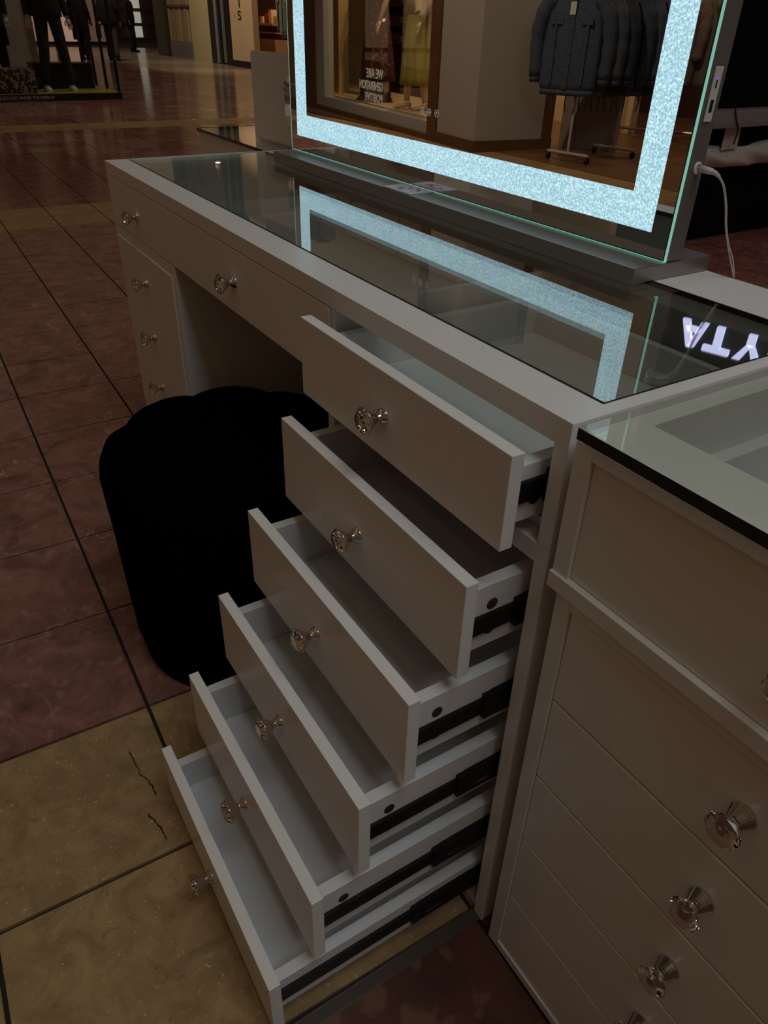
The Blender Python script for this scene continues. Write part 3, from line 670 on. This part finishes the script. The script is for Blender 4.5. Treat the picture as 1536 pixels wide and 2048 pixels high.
figure('mannequin', 'mannequin in dark jeans and charcoal top with white trainers', 'mannequin', (PXX-.42, 2.09, .0902), 0,
    dict(trousers=denim_dark, top=hood, hem=.90, topname='hooded_top', shoes=mat('white_trainer', (.55, .53, .50), .6), stance=.175, loose=.12, arm=.03))
figure('mannequin', 'mannequin in long black coat cut off by the left photo edge', 'mannequin', (PXX-.78, 1.36, .0902), 0,
    dict(trousers=coatm, top=coatm, hem=.55, topname='coat', shoes=coatm, stance=.12, loose=.25))
bxs = thing('display_cube', 'black box with thin gold diagonal lines behind the jeans mannequin', 'box', (PXX-.78, 1.83, .0902))
box('cube', mat('cube_black', (.004, .004, .005), .35), bxs, -.45, 0, 0, .84, 0, .33, bev=.004)
gold = mat('gold_line', (.16, .10, .04), .4, .6)
bm = bmesh.new()
for (y0, z0, y1, z1) in ((.02,.08,.22,.32),(.035,.05,.25,.32),(.02,.14,.20,.02),(.42,.02,.62,.25),(.44,.30,.64,.12),(.45,.02,.64,.22),(.75,.02,.82,.14)):
    d = Vector((0, y1-y0, z1-z0)).normalized(); n_ = Vector((0, -d.z, d.y))*.0025
    P = [Vector((.0012, y0, z0)), Vector((.0012, y1, z1))]
    lo_ = [P[0]-n_, P[1]-n_, P[1]+n_, P[0]+n_]
    bm.faces.new([bm.verts.new(p) for p in lo_])
finish('gold_line', bm, gold, bxs)
def leopard():
    m = mat('leopard_print', (.25, .16, .11), .9); N = m.node_tree.nodes; Lk = m.node_tree.links; b = N['Principled BSDF']
    tc = N.new('ShaderNodeTexCoord'); v = N.new('ShaderNodeTexVoronoi'); v.inputs['Scale'].default_value = 26; Lk.new(tc.outputs['Object'], v.inputs['Vector'])
    r = N.new('ShaderNodeValToRGB'); e = r.color_ramp.elements; e[0].position = .0; e[0].color = (.12, .06, .03, 1); e[1].position = .34; e[1].color = (.012, .008, .006, 1); k = e.new(.18); k.color = (.10, .055, .03, 1); k = e.new(.52); k.color = (.012,.008,.006,1); k = e.new(.60); k.color = (.26, .17, .12, 1)
    Lk.new(v.outputs['Distance'], r.inputs[0]); Lk.new(r.outputs[0], b.inputs['Base Color']); return m
lp = box('leopard_pouffe', leopard(), None, -.45, 0, 0, .80, 0, .30, bev=.04); lp.location = (PXX-.06, .93, .0902); tag(lp, 'square leopard print pouffe on the display platform', 'pouffe')
mp = box('marble_panel', mat('pale_marble', (.30, .27, .22), .4, noise=(2.5, (.36, .32, .26))), None, -.03, 0, 0, .52, 0, 1.75); mp.location = (PXX-1.85, 1.62, .0902); tag(mp, 'tall pale veined marble panel behind the mannequins', 'panel')
# passers-by
figure('person', 'person in long black coat walking away down the mall', 'person', (-22.6, 5.12, 0), 2.6, dict(trousers=coatm, top=coatm, hem=.45, topname='coat', shoes=coatm, stride=.9, loose=.25, skin=mat('skin', (.35, .2, .14), .6)))
figure('person', 'person in black jacket and grey trousers carrying brown bag', 'person', (-21.9, 5.72, 0), 2.7, dict(trousers=mat('grey_trousers', (.045, .04, .036), .9), top=coatm, hem=.80, topname='jacket', shoes=coatm, stride=1, loose=.25, skin=MATS['skin'], bag=mat('brown_leather', (.08, .03, .012), .5)))
figure('person', 'distant person in black beside the dark shop post', 'person', (-27.5, 7.95-.1, 0), 1.0, dict(trousers=coatm, top=coatm, hem=.75, topname='jacket', shoes=coatm, loose=.2, skin=MATS['skin']))
# far shopfronts on the y=8 line
WY = 8.05
cream = mat('cream_plaster', (.30, .245, .13), .6); striped = mat('tan_panel', (.25, .18, .10), .6)
def pillar(x0, x1, m, name='trim_1', z1=7.0, y0=WY, y1=WY+.6, z0=0): return struct(box(name, m, None, x0, x1, y0, y1, z0, z1))
pillar(-22.15, -20.72, cream, 'wall_right')
sh = thing('folding_shutter', 'closed tan folding shutter with vertical pleats and grey foot', 'shutter', (-24.4, WY+.1, 0))
for i in range(14):
    x = i*.16; bm = bmesh.new(); bbox(bm, x+.004, x+.152, (i % 3)*.02, .08+(i % 3)*.02, .42, 6.6, bev=.006)
    finish('slat', bm, mat('pleat_%d' % (i % 4), [(.27,.19,.10),(.22,.155,.085),(.30,.215,.12),(.19,.14,.085)][i % 4], .55), sh)
box('foot_panel', mat('grey_kick', (.11, .10, .095), .5), sh, 0, 2.24, -.02, .1, .0, .42)
box('rail', mat('rail_brown', (.06, .045, .03), .4), sh, 0, 2.24, -.03, .0, 1.26, 1.32)
pillar(-25.45, -24.45, mat('dark_post', (.035, .026, .018), .6), 'trim_2')
# glass door and signed panel
dr = thing('shop_door', 'black framed glass shop door beside the cream column', 'door', (-20.70, WY, 0))
boxes('frame', black, dr, [(0, .42, 0, .12, 0, 6.6), (.62, .78, 0, .12, 0, 6.6), (1.08, 1.52, 0, .12, 0, 6.6), (.42, 1.08, 0, .12, 6.3, 6.6)])
box('steel_stile', mat('steel_grey', (.25, .24, .23), .35, .5), dr, .44, .60, -.02, .08, .02, 6.3)
box('pane', mat('pale_green_glass', (.10, .12, .09), .1), dr, .80, 1.06, .03, .06, .04, 6.3)
pn = thing('sign_panel', 'cream shop panel with black vertical lettering on black base', 'sign', (-19.15, WY-.02, 0))
box('board', mat('sign_cream', (.46, .32, .18), .6, emis=(.46, .32, .18), es=.04), pn, 0, 1.40, 0, .15, .14, 5.2)
box('plinth', black, pn, -.02, 3.4, -.03, .18, 0, .14)
ink = mat('sign_ink', (.01, .01, .01), .6)
for k, (ch, zz) in enumerate((('S', 1.0), ('T', 1.26), ('S', 1.52))):
    text_mesh('letter', ch, .27, ink, pn, Matrix.Translation((.50, -.004, zz)) @ Matrix.Scale(1.9, 4, (1, 0, 0)) @ Matrix.Rotation(PI/2, 4, 'X'), .002, bold=.004)
bm = bmesh.new(); lathe(bm, [(.02,0),(.02,.004)], 12, Matrix.Translation((.30, 0, 1.08)) @ Matrix.Rotation(PI/2, 4, 'X')); finish('dot', bm, ink, pn)
struct(box('wall_shop_header', cream, None, -17.75, -9, WY, WY+.3, 3.4, 7))
# lit shop interior with counter
struct(box('wall_back', mat('warm_wall', (.40, .25, .10), .6), None, -25, -10, 11.2, 11.4, 0, 3.4))
struct(box('wall_shop_side', MATS['warm_wall'], None, -25.1, -24.9, 8.75, 11.2, 0, 3.4))
ct_ = thing('wooden_counter', 'low wooden shop counter with shelf in the lit store', 'counter', (-19.1, 8.6, 0))
wood = mat('counter_wood', (.24, .12, .045), .5, noise=(6, (.30, .16, .06)))
boxes('body', wood, ct_, [(0, 3.0, 0, .8, 0, .62)]); boxes('top', wood, ct_, [(-.05, 3.05, -.05, .85, .90, .95)]); boxes('shelf', wood, ct_, [(0, 3.0, .02, .8, .74, .77)]); boxes('end_panel', wood, ct_, [(0, .05, 0, .8, .62, .9)]); boxes('end_panel', wood, ct_, [(2.95, 3, 0, .8, .62, .9)])
random.seed(3)
for k in range(6):
    b_ = box('boxed_goods', mat('box_%d' % (k % 3), [(.6, .45, .28), (.3, .04, .03), (.55, .4, .3)][k % 3], .6), None, 0, .16+.05*(k % 2), 0, .15, 0, .14+.07*(k % 3)); b_.location = (-18.95+.27*k, 8.75, .951)
    tag(b_, ('tan', 'small red', 'tall pale')[k % 3] + ' box on the lit shop counter, ' + ('first', 'second', 'third', 'fourth', 'fifth', 'sixth')[k] + ' from the left', 'box', 'boxes on the shop counter')
pc = thing('product_poster', 'pale backlit poster with rows of brown shapes above the counter', 'poster', (-18.30, 8.98, .951))
box('board', mat('poster_lit', (.8, .6, .38), .6, emis=(.85, .60, .34), es=.55), pc, 0, .55, 0, .03, 0, .9)
for i in range(3):
    for j in range(4):
        bm = bmesh.new(); lathe(bm, [(.05,0),(.05,.006)], 8, Matrix.Translation((.11+.16*i, -.001, .10+.2*j)) @ Matrix.Rotation(PI/2, 4, 'X') @ Matrix.Scale(.7, 4, (1, 0, 0))); finish('printed_item', bm, mat('print_brown', (.16, .04, .02), .6), pc)
spot('shop_lamp_counter', (-17.6, 9.0, 3.2), 190, (1, .66, .34), (-18.2, 9.2, .5), 150, .08)
# hanging pale green garment at the shop's right edge
def garment(name, label, m, loc, rz, w=.46, h=.68, d=.10, sl=.58, group=None, cat='jacket', collar=None, tagm=None, band=True):
    t = thing(name, label, cat, loc, rz, group)
    bm = bmesh.new(); n = 10
    loft(bm, [(0,0,-h, w*.46, d*.9), (0,0,-h+.05, w*.50, d*1.0), (0,0,-h*.6, w*.50, d), (0,0,-h*.3, w*.47, d), (0,0,-.10, w*.46, d*.8), (0,0,-.03, w*.30, d*.6), (0,0,.0, w*.14, d*.45)], 40, 0, .05, 9)
    finish('torso', bm, m, t, True)
    for s in (-1, 1):
        bm = bmesh.new(); P = curve_pts([(s*w*.40,0,-.07),(s*w*.56,.0,-.22),(s*w*.62,.02,-sl*.62),(s*w*.60,.03,-sl)], 5)
        tube(bm, P, [.075-.02*(i/15)+.004*math.sin(i*1.9) for i in range(16)], 14); finish('sleeve', bm, m, t, True)
        if band:
            bm = bmesh.new(); e = P[-1]; tube(bm, [e+Vector((0,0,.01)), e+Vector((0,.002,-.045))], [.052,.050], 14); finish('cuff', bm, m, t, True)
    bm = bmesh.new(); tube(bm, curve_pts([(-.07,-.055,-.02),(-.09,.0,.02),(0,.05,.035),(.09,.0,.02),(.07,-.055,-.02)], 5), .020, 8); finish('collar', bm, collar or m, t, True)
    if band:
        bm = bmesh.new(); loft(bm, [(0,0,-h-.035,w*.46,d*.86),(0,0,-h+.01,w*.475,d*.95)], 40, 0, .02, 9); finish('waistband', bm, m, t, True)
    bm = bmesh.new(); tube(bm, curve_pts([(-.18,0,-.05),(0,0,.01),(.18,0,-.05)], 5), .006, 6); tube(bm, curve_pts([(0,0,.01),(0,0,.07),(.025,0,.095),(.03,0,.075)], 5), .003, 6); finish('hanger', bm, black, t)
    if band:
        bm = bmesh.new(); n = 8
        for i in range(n):
            z0, z1 = -.06-(h-.08)*i/n, -.06-(h-.08)*(i+1)/n; bbox(bm, -.022, .022, -d*1.10-.002, -d*.98, z1, z0-.002)
        for q in (-1, 1):
            bbox(bm, q*.13-.05, q*.13+.05, -d*1.06-.004, -d*.8, -.27, -.225, bev=.004); bbox(bm, q*.14-.012, q*.14+.012, -d*1.04-.003, -d*.8, -h+.05, -.27)
        finish('placket', bm, m, t)
        for q in (-1, 1):
            bm = bmesh.new(); tube(bm, curve_pts([(q*.10,-.03,-h-.02),(q*.11,-.035,-h-.10),(q*.095,-.03,-h-.17)], 4), .006, 6); finish('drawstring', bm, m, t)
    if tagm: box('swing_tag', tagm, t, -.02, .03, -d-.012, -d-.008, -.20, -.11)
    return t
gl = garment('hanging_garment', 'pale grey green garment hanging at the lit shop entrance', mat('sage_cloth', (.16, .17, .13), .9), (-16.45, 8.30, 1.62), .3, w=.42, h=.85, d=.14)
hr = thing('wall_bracket', 'short black bracket holding the grey green garment', 'bracket', (-16.45, 8.30, 1.71)); bm = bmesh.new(); tube(bm, [(0,0,0),(0,3.0,0)], .008, 8); finish('arm', bm, black, hr)
# far end of the mall
struct(box('wall_far', mat('far_wall', (.10, .075, .05), .8), None, -50.2, -50, 2, 22, 0, 8))
bk = thing('lit_shelf_display', 'far lit shelving with white boxes at the end of the mall', 'shelving', (-38, 10.2, 0))
boxes('frame', mat('shelf_dark', (.10, .06, .06), .6), bk, [(-.4, 0, 0, 2.4, 0, .12), (-.4, -.36, 0, 2.4, 0, 3)])
for k in range(4):
    b_ = box('lit_box', mat('lit_white', (.6, .6, .5), .5, emis=(.62, .62, .50), es=.42), bk, -.3, -.05, .75, 1.15, .2+.55*k, .62+.55*k); box('shelf', MATS['shelf_dark'], bk, -.4, .02, 0, 2.4, .14+.55*k, .18+.55*k)
struct(box('wall_left', mat('left_wall', (.14, .09, .055), .7), None, -50, -21, -1.2, -1.0, 0, 4))
for k, (yy, cc) in enumerate(((4.3, (.30, .19, .12)), (6.15, (.34, .20, .12)), (7.45, (.46, .28, .18)), (8.55, (.12, .07, .045)))):
    q = thing('far_shopfront', ('tan', 'dark brown', 'orange brown', 'nearly black')[k] + ' lit shopfront panel far down the mall', 'shopfront', (-34-k*.3, yy, 0))
    box('panel', mat('shopfront_%d' % k, cc, .5, emis=cc, es=.6), q, 0, .2, -.5, .5, .1, 3.2); box('base', black, q, 0, .22, -.52, .52, 0, .1); box('header', black, q, 0, .24, -.52, .52, 3.2, 3.5)
# ======================================================= STORE OPPOSITE (seen in the mirror)
SA = math.radians(7); SC = Vector((-4.43, -3.73, 0))
SD = Vector((-math.cos(SA), -math.sin(SA), 0)); SN = Vector((math.sin(SA), -math.cos(SA), 0))   # along the wall / into the store
rzS = math.atan2(SD.y, SD.x)
# local frame: +x along SD, local -y?  (SD x SN)
def S(s, d, z=0): return SC+SD*s+SN*d+Vector((0, 0, z))
def sbox(name, m, parent, s0, s1, d0, d1, z0, z1, bev=0):
    bm = bmesh.new(); bbox(bm, s0, s1, -d1, -d0, z0, z1, bev)
    M = Matrix.Translation(SC) @ Matrix.Rotation(rzS, 4, 'Z')
    # local y -> must equal -SN direction sign check
    if (M.to_3x3() @ Vector((0, -1, 0))).dot(SN) < 0: bmesh.ops.scale(bm, vec=(1, -1, 1), verts=bm.verts)
    bmesh.ops.transform(bm, matrix=M, verts=bm.verts)
    return finish(name, bm, m, parent)
wbrown = mat('varnished_wood', (.085, .038, .014), .4, noise=(3, (.11, .05, .018)))
colm = mat('column_plaster', (.30, .265, .235), .6)
struct(sbox('wall_column', colm, None, 0, .76, 0, .78, .10, 3.6), 'pale plastered column of the store opposite')
struct(sbox('trim_3', wbrown, None, -.02, .78, -.02, .90, 0, .10)); struct(sbox('trim_4', wbrown, None, -.005, .10, .78, .90, .1, 3.6))
struct(sbox('trim_5', wbrown, None, .77, .96, -.02, .20, 0, 3.4)); struct(sbox('trim_6', wbrown, None, .96, 5.0, -.02, .20, -.0, .055)); struct(sbox('trim_7', wbrown, None, 4.40, 4.85, -.02, .20, .055, 3.4))
grey_fr = mat('window_frame_grey', (.32, .31, .28), .5)
wn = struct(sbox('window_1', grey_fr, None, .96, 4.40, .02, .16, .055, .165)); wn['label'] = 'display window frame of the store opposite'
sbox('window_frame', grey_fr, wn, 4.08, 4.40, .02, .16, .165, 3.3); sbox('pane', glass_mat('shop_window_glass', (.93, .93, .90)), wn, .96, 4.08, .08, .09, .165, 3.3)
struct(sbox('trim_8', mat('display_floor_wood', (.52, .36, .19), .5), None, .80, 6.5, .20, 1.30, 0, .17))
struct(sbox('wall_display_back', mat('display_back', (.50, .36, .20), .7), None, .80, 7.2, 2.6, 2.7, 0, 3.4))
struct(sbox('wall_store_left', MATS['display_back'], None, 7.1, 7.2, .1, 2.6, 0, 3.4))
sbx = sbox('cream_post', mat('cream_post', (.60, .42, .22), .5), None, 4.62, 4.80, .45, .60, .17, 3.3); tag(sbx, 'cream upright post inside the display window', 'post')
floral = mat('burgundy_floral', (.055, .012, .009), .8, noise=(22, (.24, .10, .055)))
floral.node_tree.nodes['Color Ramp'].color_ramp.elements[0].position = .55; floral.node_tree.nodes['Color Ramp'].color_ramp.elements[1].position = .62
def face(s): return math.atan2(-SN.y, -SN.x)+s
mann = mat('ivory_mannequin', (.58, .44, .26), .4)
figure('mannequin', 'window mannequin in burgundy floral dress and black sandals', 'mannequin', S(3.25, .45, .1702), face(.1), dict(dress=(floral, .24, .27), shoes=black, skin=mann, stance=.15, arm=.06, stride=.35))
figure('mannequin', 'window mannequin in yellow green satin skirt and heels', 'mannequin', S(2.15, .45, .1702), face(.1), dict(skirt=(mat('chartreuse_satin', (.34, .31, .06), .35), .26, 1.05, .26), top=mat('cream_top', (.5, .42, .32), .8), hem=1.0, topname='blouse', shoes=mat('tan_heel', (.42, .27, .12), .5), heel=1, skin=mann, stance=.15, arm=.02, stride=.3))
nd = thing('hanging_dress', 'long navy dress hanging behind the floral mannequin', 'dress', S(4.10, .80, .18))
bm = bmesh.new(); loft(bm, [(0,0,0,.26,.20),(0,0,.4,.24,.18),(0,0,.7,.20,.14),(0,0,.9,.14,.10),(0,0,1.25,.16,.10),(0,0,1.35,.05,.04)], 50, 0, -.05, 12); finish('fabric', bm, mat('navy_fabric', (.005, .009, .025), .8), nd, True)
bm = bmesh.new(); tube(bm, [(0,0,1.34),(0,0,1.75)], .006, 6); finish('hanger', bm, black, nd)
rl = thing('garment_rail', 'black ceiling rail the navy dress hangs from', 'rail', S(4.1, .80, 1.93)); bm = bmesh.new(); tube(bm, [SD*-1.0, SD*1.0], .012, 8); tube(bm, [SD*-.9, SD*-.9+Vector((0,0,1.45))], .01, 8); tube(bm, [SD*.9, SD*.9+Vector((0,0,1.45))], .01, 8); finish('bar', bm, black, rl)
# shelf unit with folded clothes behind
su = thing('clothes_shelf', 'wooden shelf unit with folded clothes inside the display store', 'shelf', (0, 0, 0))
for z in (.75, 1.0, 1.25, 1.5): sbox('shelf', wbrown, su, 4.0, 6.6, 1.9, 2.4, z, z+.025)
for s_ in (4.0, 5.3, 6.6): sbox('upright', wbrown, su, s_, s_+.03, 1.9, 2.4, 0, 1.7)
fc = [(.30, .06, .03), (.35, .19, .04), (.14, .07, .05), (.28, .24, .18), (.10, .02, .02), (.32, .12, .03)]
k = 0
for z in (.775, 1.025, 1.275):
    for s_ in (4.15, 4.55, 4.95, 5.45, 5.85, 6.2):
        b_ = sbox('folded_clothes', mat('fold_%d' % (k % 6), fc[k % 6], .9), None, s_, s_+.30, 1.95, 2.3, z+.001, z+.09+.02*(k % 3), bev=.012)
        tag(b_, 'folded ' + ('rust', 'mustard', 'brown', 'oatmeal', 'dark red', 'orange')[k % 6] + ' clothes on the %s shelf, %s pile' % (('lowest', 'middle', 'upper')[k//6], ('first', 'second', 'third', 'fourth', 'fifth', 'last')[k % 6]), 'clothes', 'folded clothes in the store opposite'); k += 1
# white shopping bag / notice with bold lettering
nt_ = thing('window_notice', 'window notice with bold white lettering below the floral dress', 'notice', (0, 0, 0))
Mx = Matrix.Translation(S(2.12, .07, .50)) @ Matrix.Rotation(math.atan2(SD.y, SD.x), 4, 'Z') @ Matrix.Rotation(PI/2, 4, 'X')
s0_ = S(2.30, .078, 0); dirx = SD
Mt = Matrix(((dirx.x, 0, -SN.x, s0_.x), (dirx.y, 0, -SN.y, s0_.y), (0, 1, 0, .46), (0, 0, 0, 1)))
txm = mat('notice_white', (.62, .58, .55), .6, emis=(.5, .46, .42), es=.12)
for k, (tx, sz, sp) in enumerate((('WE ARE', .135, 1.0), ('GENERATION', .125, .86), ('POSITIVE', .125, 1.06))):
    M2 = Mt.copy(); M2[2][3] = .475-.125*k
    text_mesh('lettering', tx, sz, txm, nt_, M2, .001, sp, bold=.003)
spot('window_lamp', S(2.9, 1.1, 3.1), 150, (1, .74, .44), S(2.6, .5, 0), 130, .05); spot('window_lamp', S(1.2, .35, 3.2), 60, (1, .72, .40), S(2.6, .6, .2), 130, .05)
# denim jackets on a rail by the entrance
store_floor = struct(box('floor_store', mat('oak_boards', (.13, .065, .028), .35, noise=(4, (.17, .085, .037))), None, -12, 2, -8.8, -3.95, -.005, .004), 'dark oak floor of the store opposite')
rk = thing('clothes_rack', 'white wheeled rack carrying denim jackets at the store entrance', 'rack', (-3.604, -4.182, .004), math.radians(-98.6))
wm = mat('rack_white', (.36, .32, .28), .4)
# local x runs along the rail, away from the entrance
for x in (0, .72):
    bm = bmesh.new(); tube(bm, [(x,-.23,.07),(x,.23,.07)], .014, 8); finish('foot', bm, wm, rk)
    bm = bmesh.new(); tube(bm, [(x,0,.07),(x,0,1.40)], .013, 8); finish('post', bm, wm, rk)
    for y in (-.22, .22): bm = bmesh.new(); lathe(bm, [(.018,-.012),(.027,-.012),(.027,.012),(.018,.012)], 14, Matrix.Translation((x, y, .029)) @ Matrix.Rotation(PI/2, 4, 'X')); finish('wheel', bm, black, rk)
bm = bmesh.new(); tube(bm, [(-.03,0,1.40),(.75,0,1.40)], .014, 8); finish('top_rail', bm, wm, rk)
den = [mat('denim_%d' % k, c_, .85, noise=(70, n_)) for k, (c_, n_) in enumerate((((.030,.042,.062),(.050,.066,.092)), ((.022,.030,.045),(.036,.048,.066)), ((.011,.017,.030),(.020,.028,.045)), ((.034,.040,.052),(.052,.060,.074))))]
jt = mat('tag_cream', (.5, .48, .42), .7)
RM = Matrix.Translation((-3.604, -4.182, .004)) @ Matrix.Rotation(math.radians(-98.6), 4, 'Z')
names = ['mid blue denim jacket with a pale swing tag, outermost on the rack', 'faded denim jacket, second from the outer end of the rack', 'dark denim jacket, third from the outer end of the rack', 'washed denim jacket, fourth from the outer end of the rack', 'navy denim jacket, fifth from the outer end of the rack', 'blackish denim jacket, innermost on the rack']
for k in range(6):
    p = RM @ Vector((.04+.125*k, 0, 1.325)) + Vector((-.09+.03*k, .08-.03*k, 0))
    garment('denim_jacket', names[k], den[(k*3) % 4 if k else 0], p, math.radians(172-9*(k % 2)-20*(k == 0)), w=.52, h=.76, d=.070, sl=.66, group='denim jackets on the white rack', tagm=jt if k == 0 else None)
pw = box('white_partition', mat('partition_pinkish', (.26, .19, .15), .7), None, -.29, .29, -.03, .03, 0, 1.3); pw.location = (-4.16, -4.99, .0045); pw.rotation_euler = (0, 0, math.radians(-31.8)); tag(pw, 'pale freestanding partition behind the denim jackets', 'partition')
# second rack with a brown shirt
r2 = thing('clothes_rack', 'low rack with black wheels holding striped brown shirts deep in the store', 'rack', (-4.55, -6.4, .004), math.radians(-25))
bm = bmesh.new(); tube(bm, [(-.45,0,.08),(.55,0,.08)], .016, 8); finish('base', bm, mat('dull_steel', (.3, .27, .25), .35, .8), r2)
for x in (-.42, .52):
    bm = bmesh.new(); tube(bm, [(x,0,.08),(x,0,1.42)], .014, 8); finish('post', bm, black, r2)
    bm = bmesh.new(); lathe(bm, [(.02,-.016),(.04,-.016),(.04,.016),(.02,.016)], 14, Matrix.Translation((x, 0, .042)) @ Matrix.Rotation(PI/2, 4, 'X')); finish('wheel', bm, black, r2)
bm = bmesh.new(); tube(bm, [(-.44,0,1.42),(.54,0,1.42)], .014, 8); finish('top_rail', bm, black, r2)
shirt = mat('brown_stripe', (.085, .060, .048), .9, noise=(40, (.12, .088, .07))); M4 = Matrix.Translation((-4.55, -6.4, .004)) @ Matrix.Rotation(math.radians(-25), 4, 'Z')
for k in range(4):
    p = M4 @ Vector((-.25+.2*k, 0, 1.35)); garment('striped_shirt', ('grey brown striped shirt with an open collar facing out', 'grey brown striped shirt, second on the far rack', 'grey brown striped shirt, third on the far rack', 'grey brown striped shirt, last on the far rack')[k], shirt, p, math.radians(35-20*(k > 0)), w=.50, h=.82, d=.10, group='shirts on the far rack', cat='shirt', collar=mat('shirt_collar', (.22, .17, .11), .8), band=False)
# curled white hook stand by the shirts
bm = bmesh.new(); tube(bm, curve_pts([(-.16,0,.62),(-.15,0,.40),(-.08,0,.33),(.0,0,.42),(.10,0,.50),(.2,0,.50)], 6), .018, 8); hk = finish('curled_tube', bm, wm, None, True); hk.location = (-4.3, -6.15, 0.1); tag(hk, 'bent white tube of a display stand by the striped shirts', 'stand')
# product wall with red packs
struct(box('wall_store_back', mat('store_back', (.07, .035, .028), .8), None, -8.5, 2.0, -8.8, -8.7, 0, 3.4))
wu = thing('product_wall', 'dark pegboard wall hung with rows of small red packs', 'display', (-5.4, -8.68, 0)); box('board', mat('pegboard', (.035, .018, .015), .8), wu, 0, 4.4, 0, .04, .25, 3.2); boxes('hook_bar', black, wu, [(0, 4.4, .04, .06, .48+.42*r_, .50+.42*r_) for r_ in range(6)])
random.seed(11); pcs = [mat('pack_%d' % i, c_, .5) for i, c_ in enumerate(((.17, .03, .022), (.22, .07, .045), (.10, .02, .02), (.05, .05, .07), (.24, .13, .09)))]
for r_ in range(6):
    for q_ in range(17):
        x = .08+.25*q_; hh = random.uniform(.24, .34); i = random.choice((0,0,1,1,2,3,4)); z1 = .48+.42*r_
        box('pack', pcs[i], wu, x, x+random.uniform(.14,.21), .06, .06+random.uniform(.05,.12), z1-hh, z1-.005)
spot('store_lamp', (-3.4, -5.6, 3.3), 60, (1, .66, .40), (-3.8, -6.3, 0), 140, .05); spot('store_lamp', (-4.6, -7.4, 3.3), 60, (1, .66, .40), (-4.6, -8.2, 0.6), 140, .05)
# ======================================================= DOWNLIGHTS hanging on stems
def downlight(x, y, z, label, p=4):
    t = thing('downlight', label, 'lamp', (x, y, z))
    bm = bmesh.new(); lathe(bm, [(.075,.0),(.075,.10),(.05,.14),(.012,.15),(.012,.9)], 20); finish('housing', bm, mat('lamp_housing', (.2, .18, .16), .5), t, True)
    bm = bmesh.new(); lathe(bm, [(.062,-.002),(.062,.0)], 20); finish('lens', bm, mat('lamp_lens', (1, .9, .7), .4, emis=(1, .78, .42), es=26), t)
downlight(-9.78, 6.29, 3.7, 'round ceiling downlight over the mall, second nearest')
downlight(-3.96, 6.95, 3.7, 'round ceiling downlight nearest the black kiosk')
downlight(-5.96, 5.88, 3.7, 'round ceiling downlight between the two brightest ones')
downlight(-18.6, 7.15, 3.7, 'round ceiling downlight near the far shopfronts')
downlight(.3, -1.7, 3.9, 'unseen downlight added for glints, in front of the middle of the vanity')  # this and the next three are added for glints on the knobs
downlight(1.7, -2.5, 3.9, 'unseen downlight added for glints, behind the viewer, over the mall floor')
downlight(-1.5, -.9, 3.9, 'unseen downlight added for glints, over the aisle left of the vanity')
downlight(2.9, -1.2, 3.9, 'unseen downlight added for glints, over the aisle right of the vanity')
downlight(.2, 1.6, 3.9, 'round ceiling downlight behind the vanity mirror')
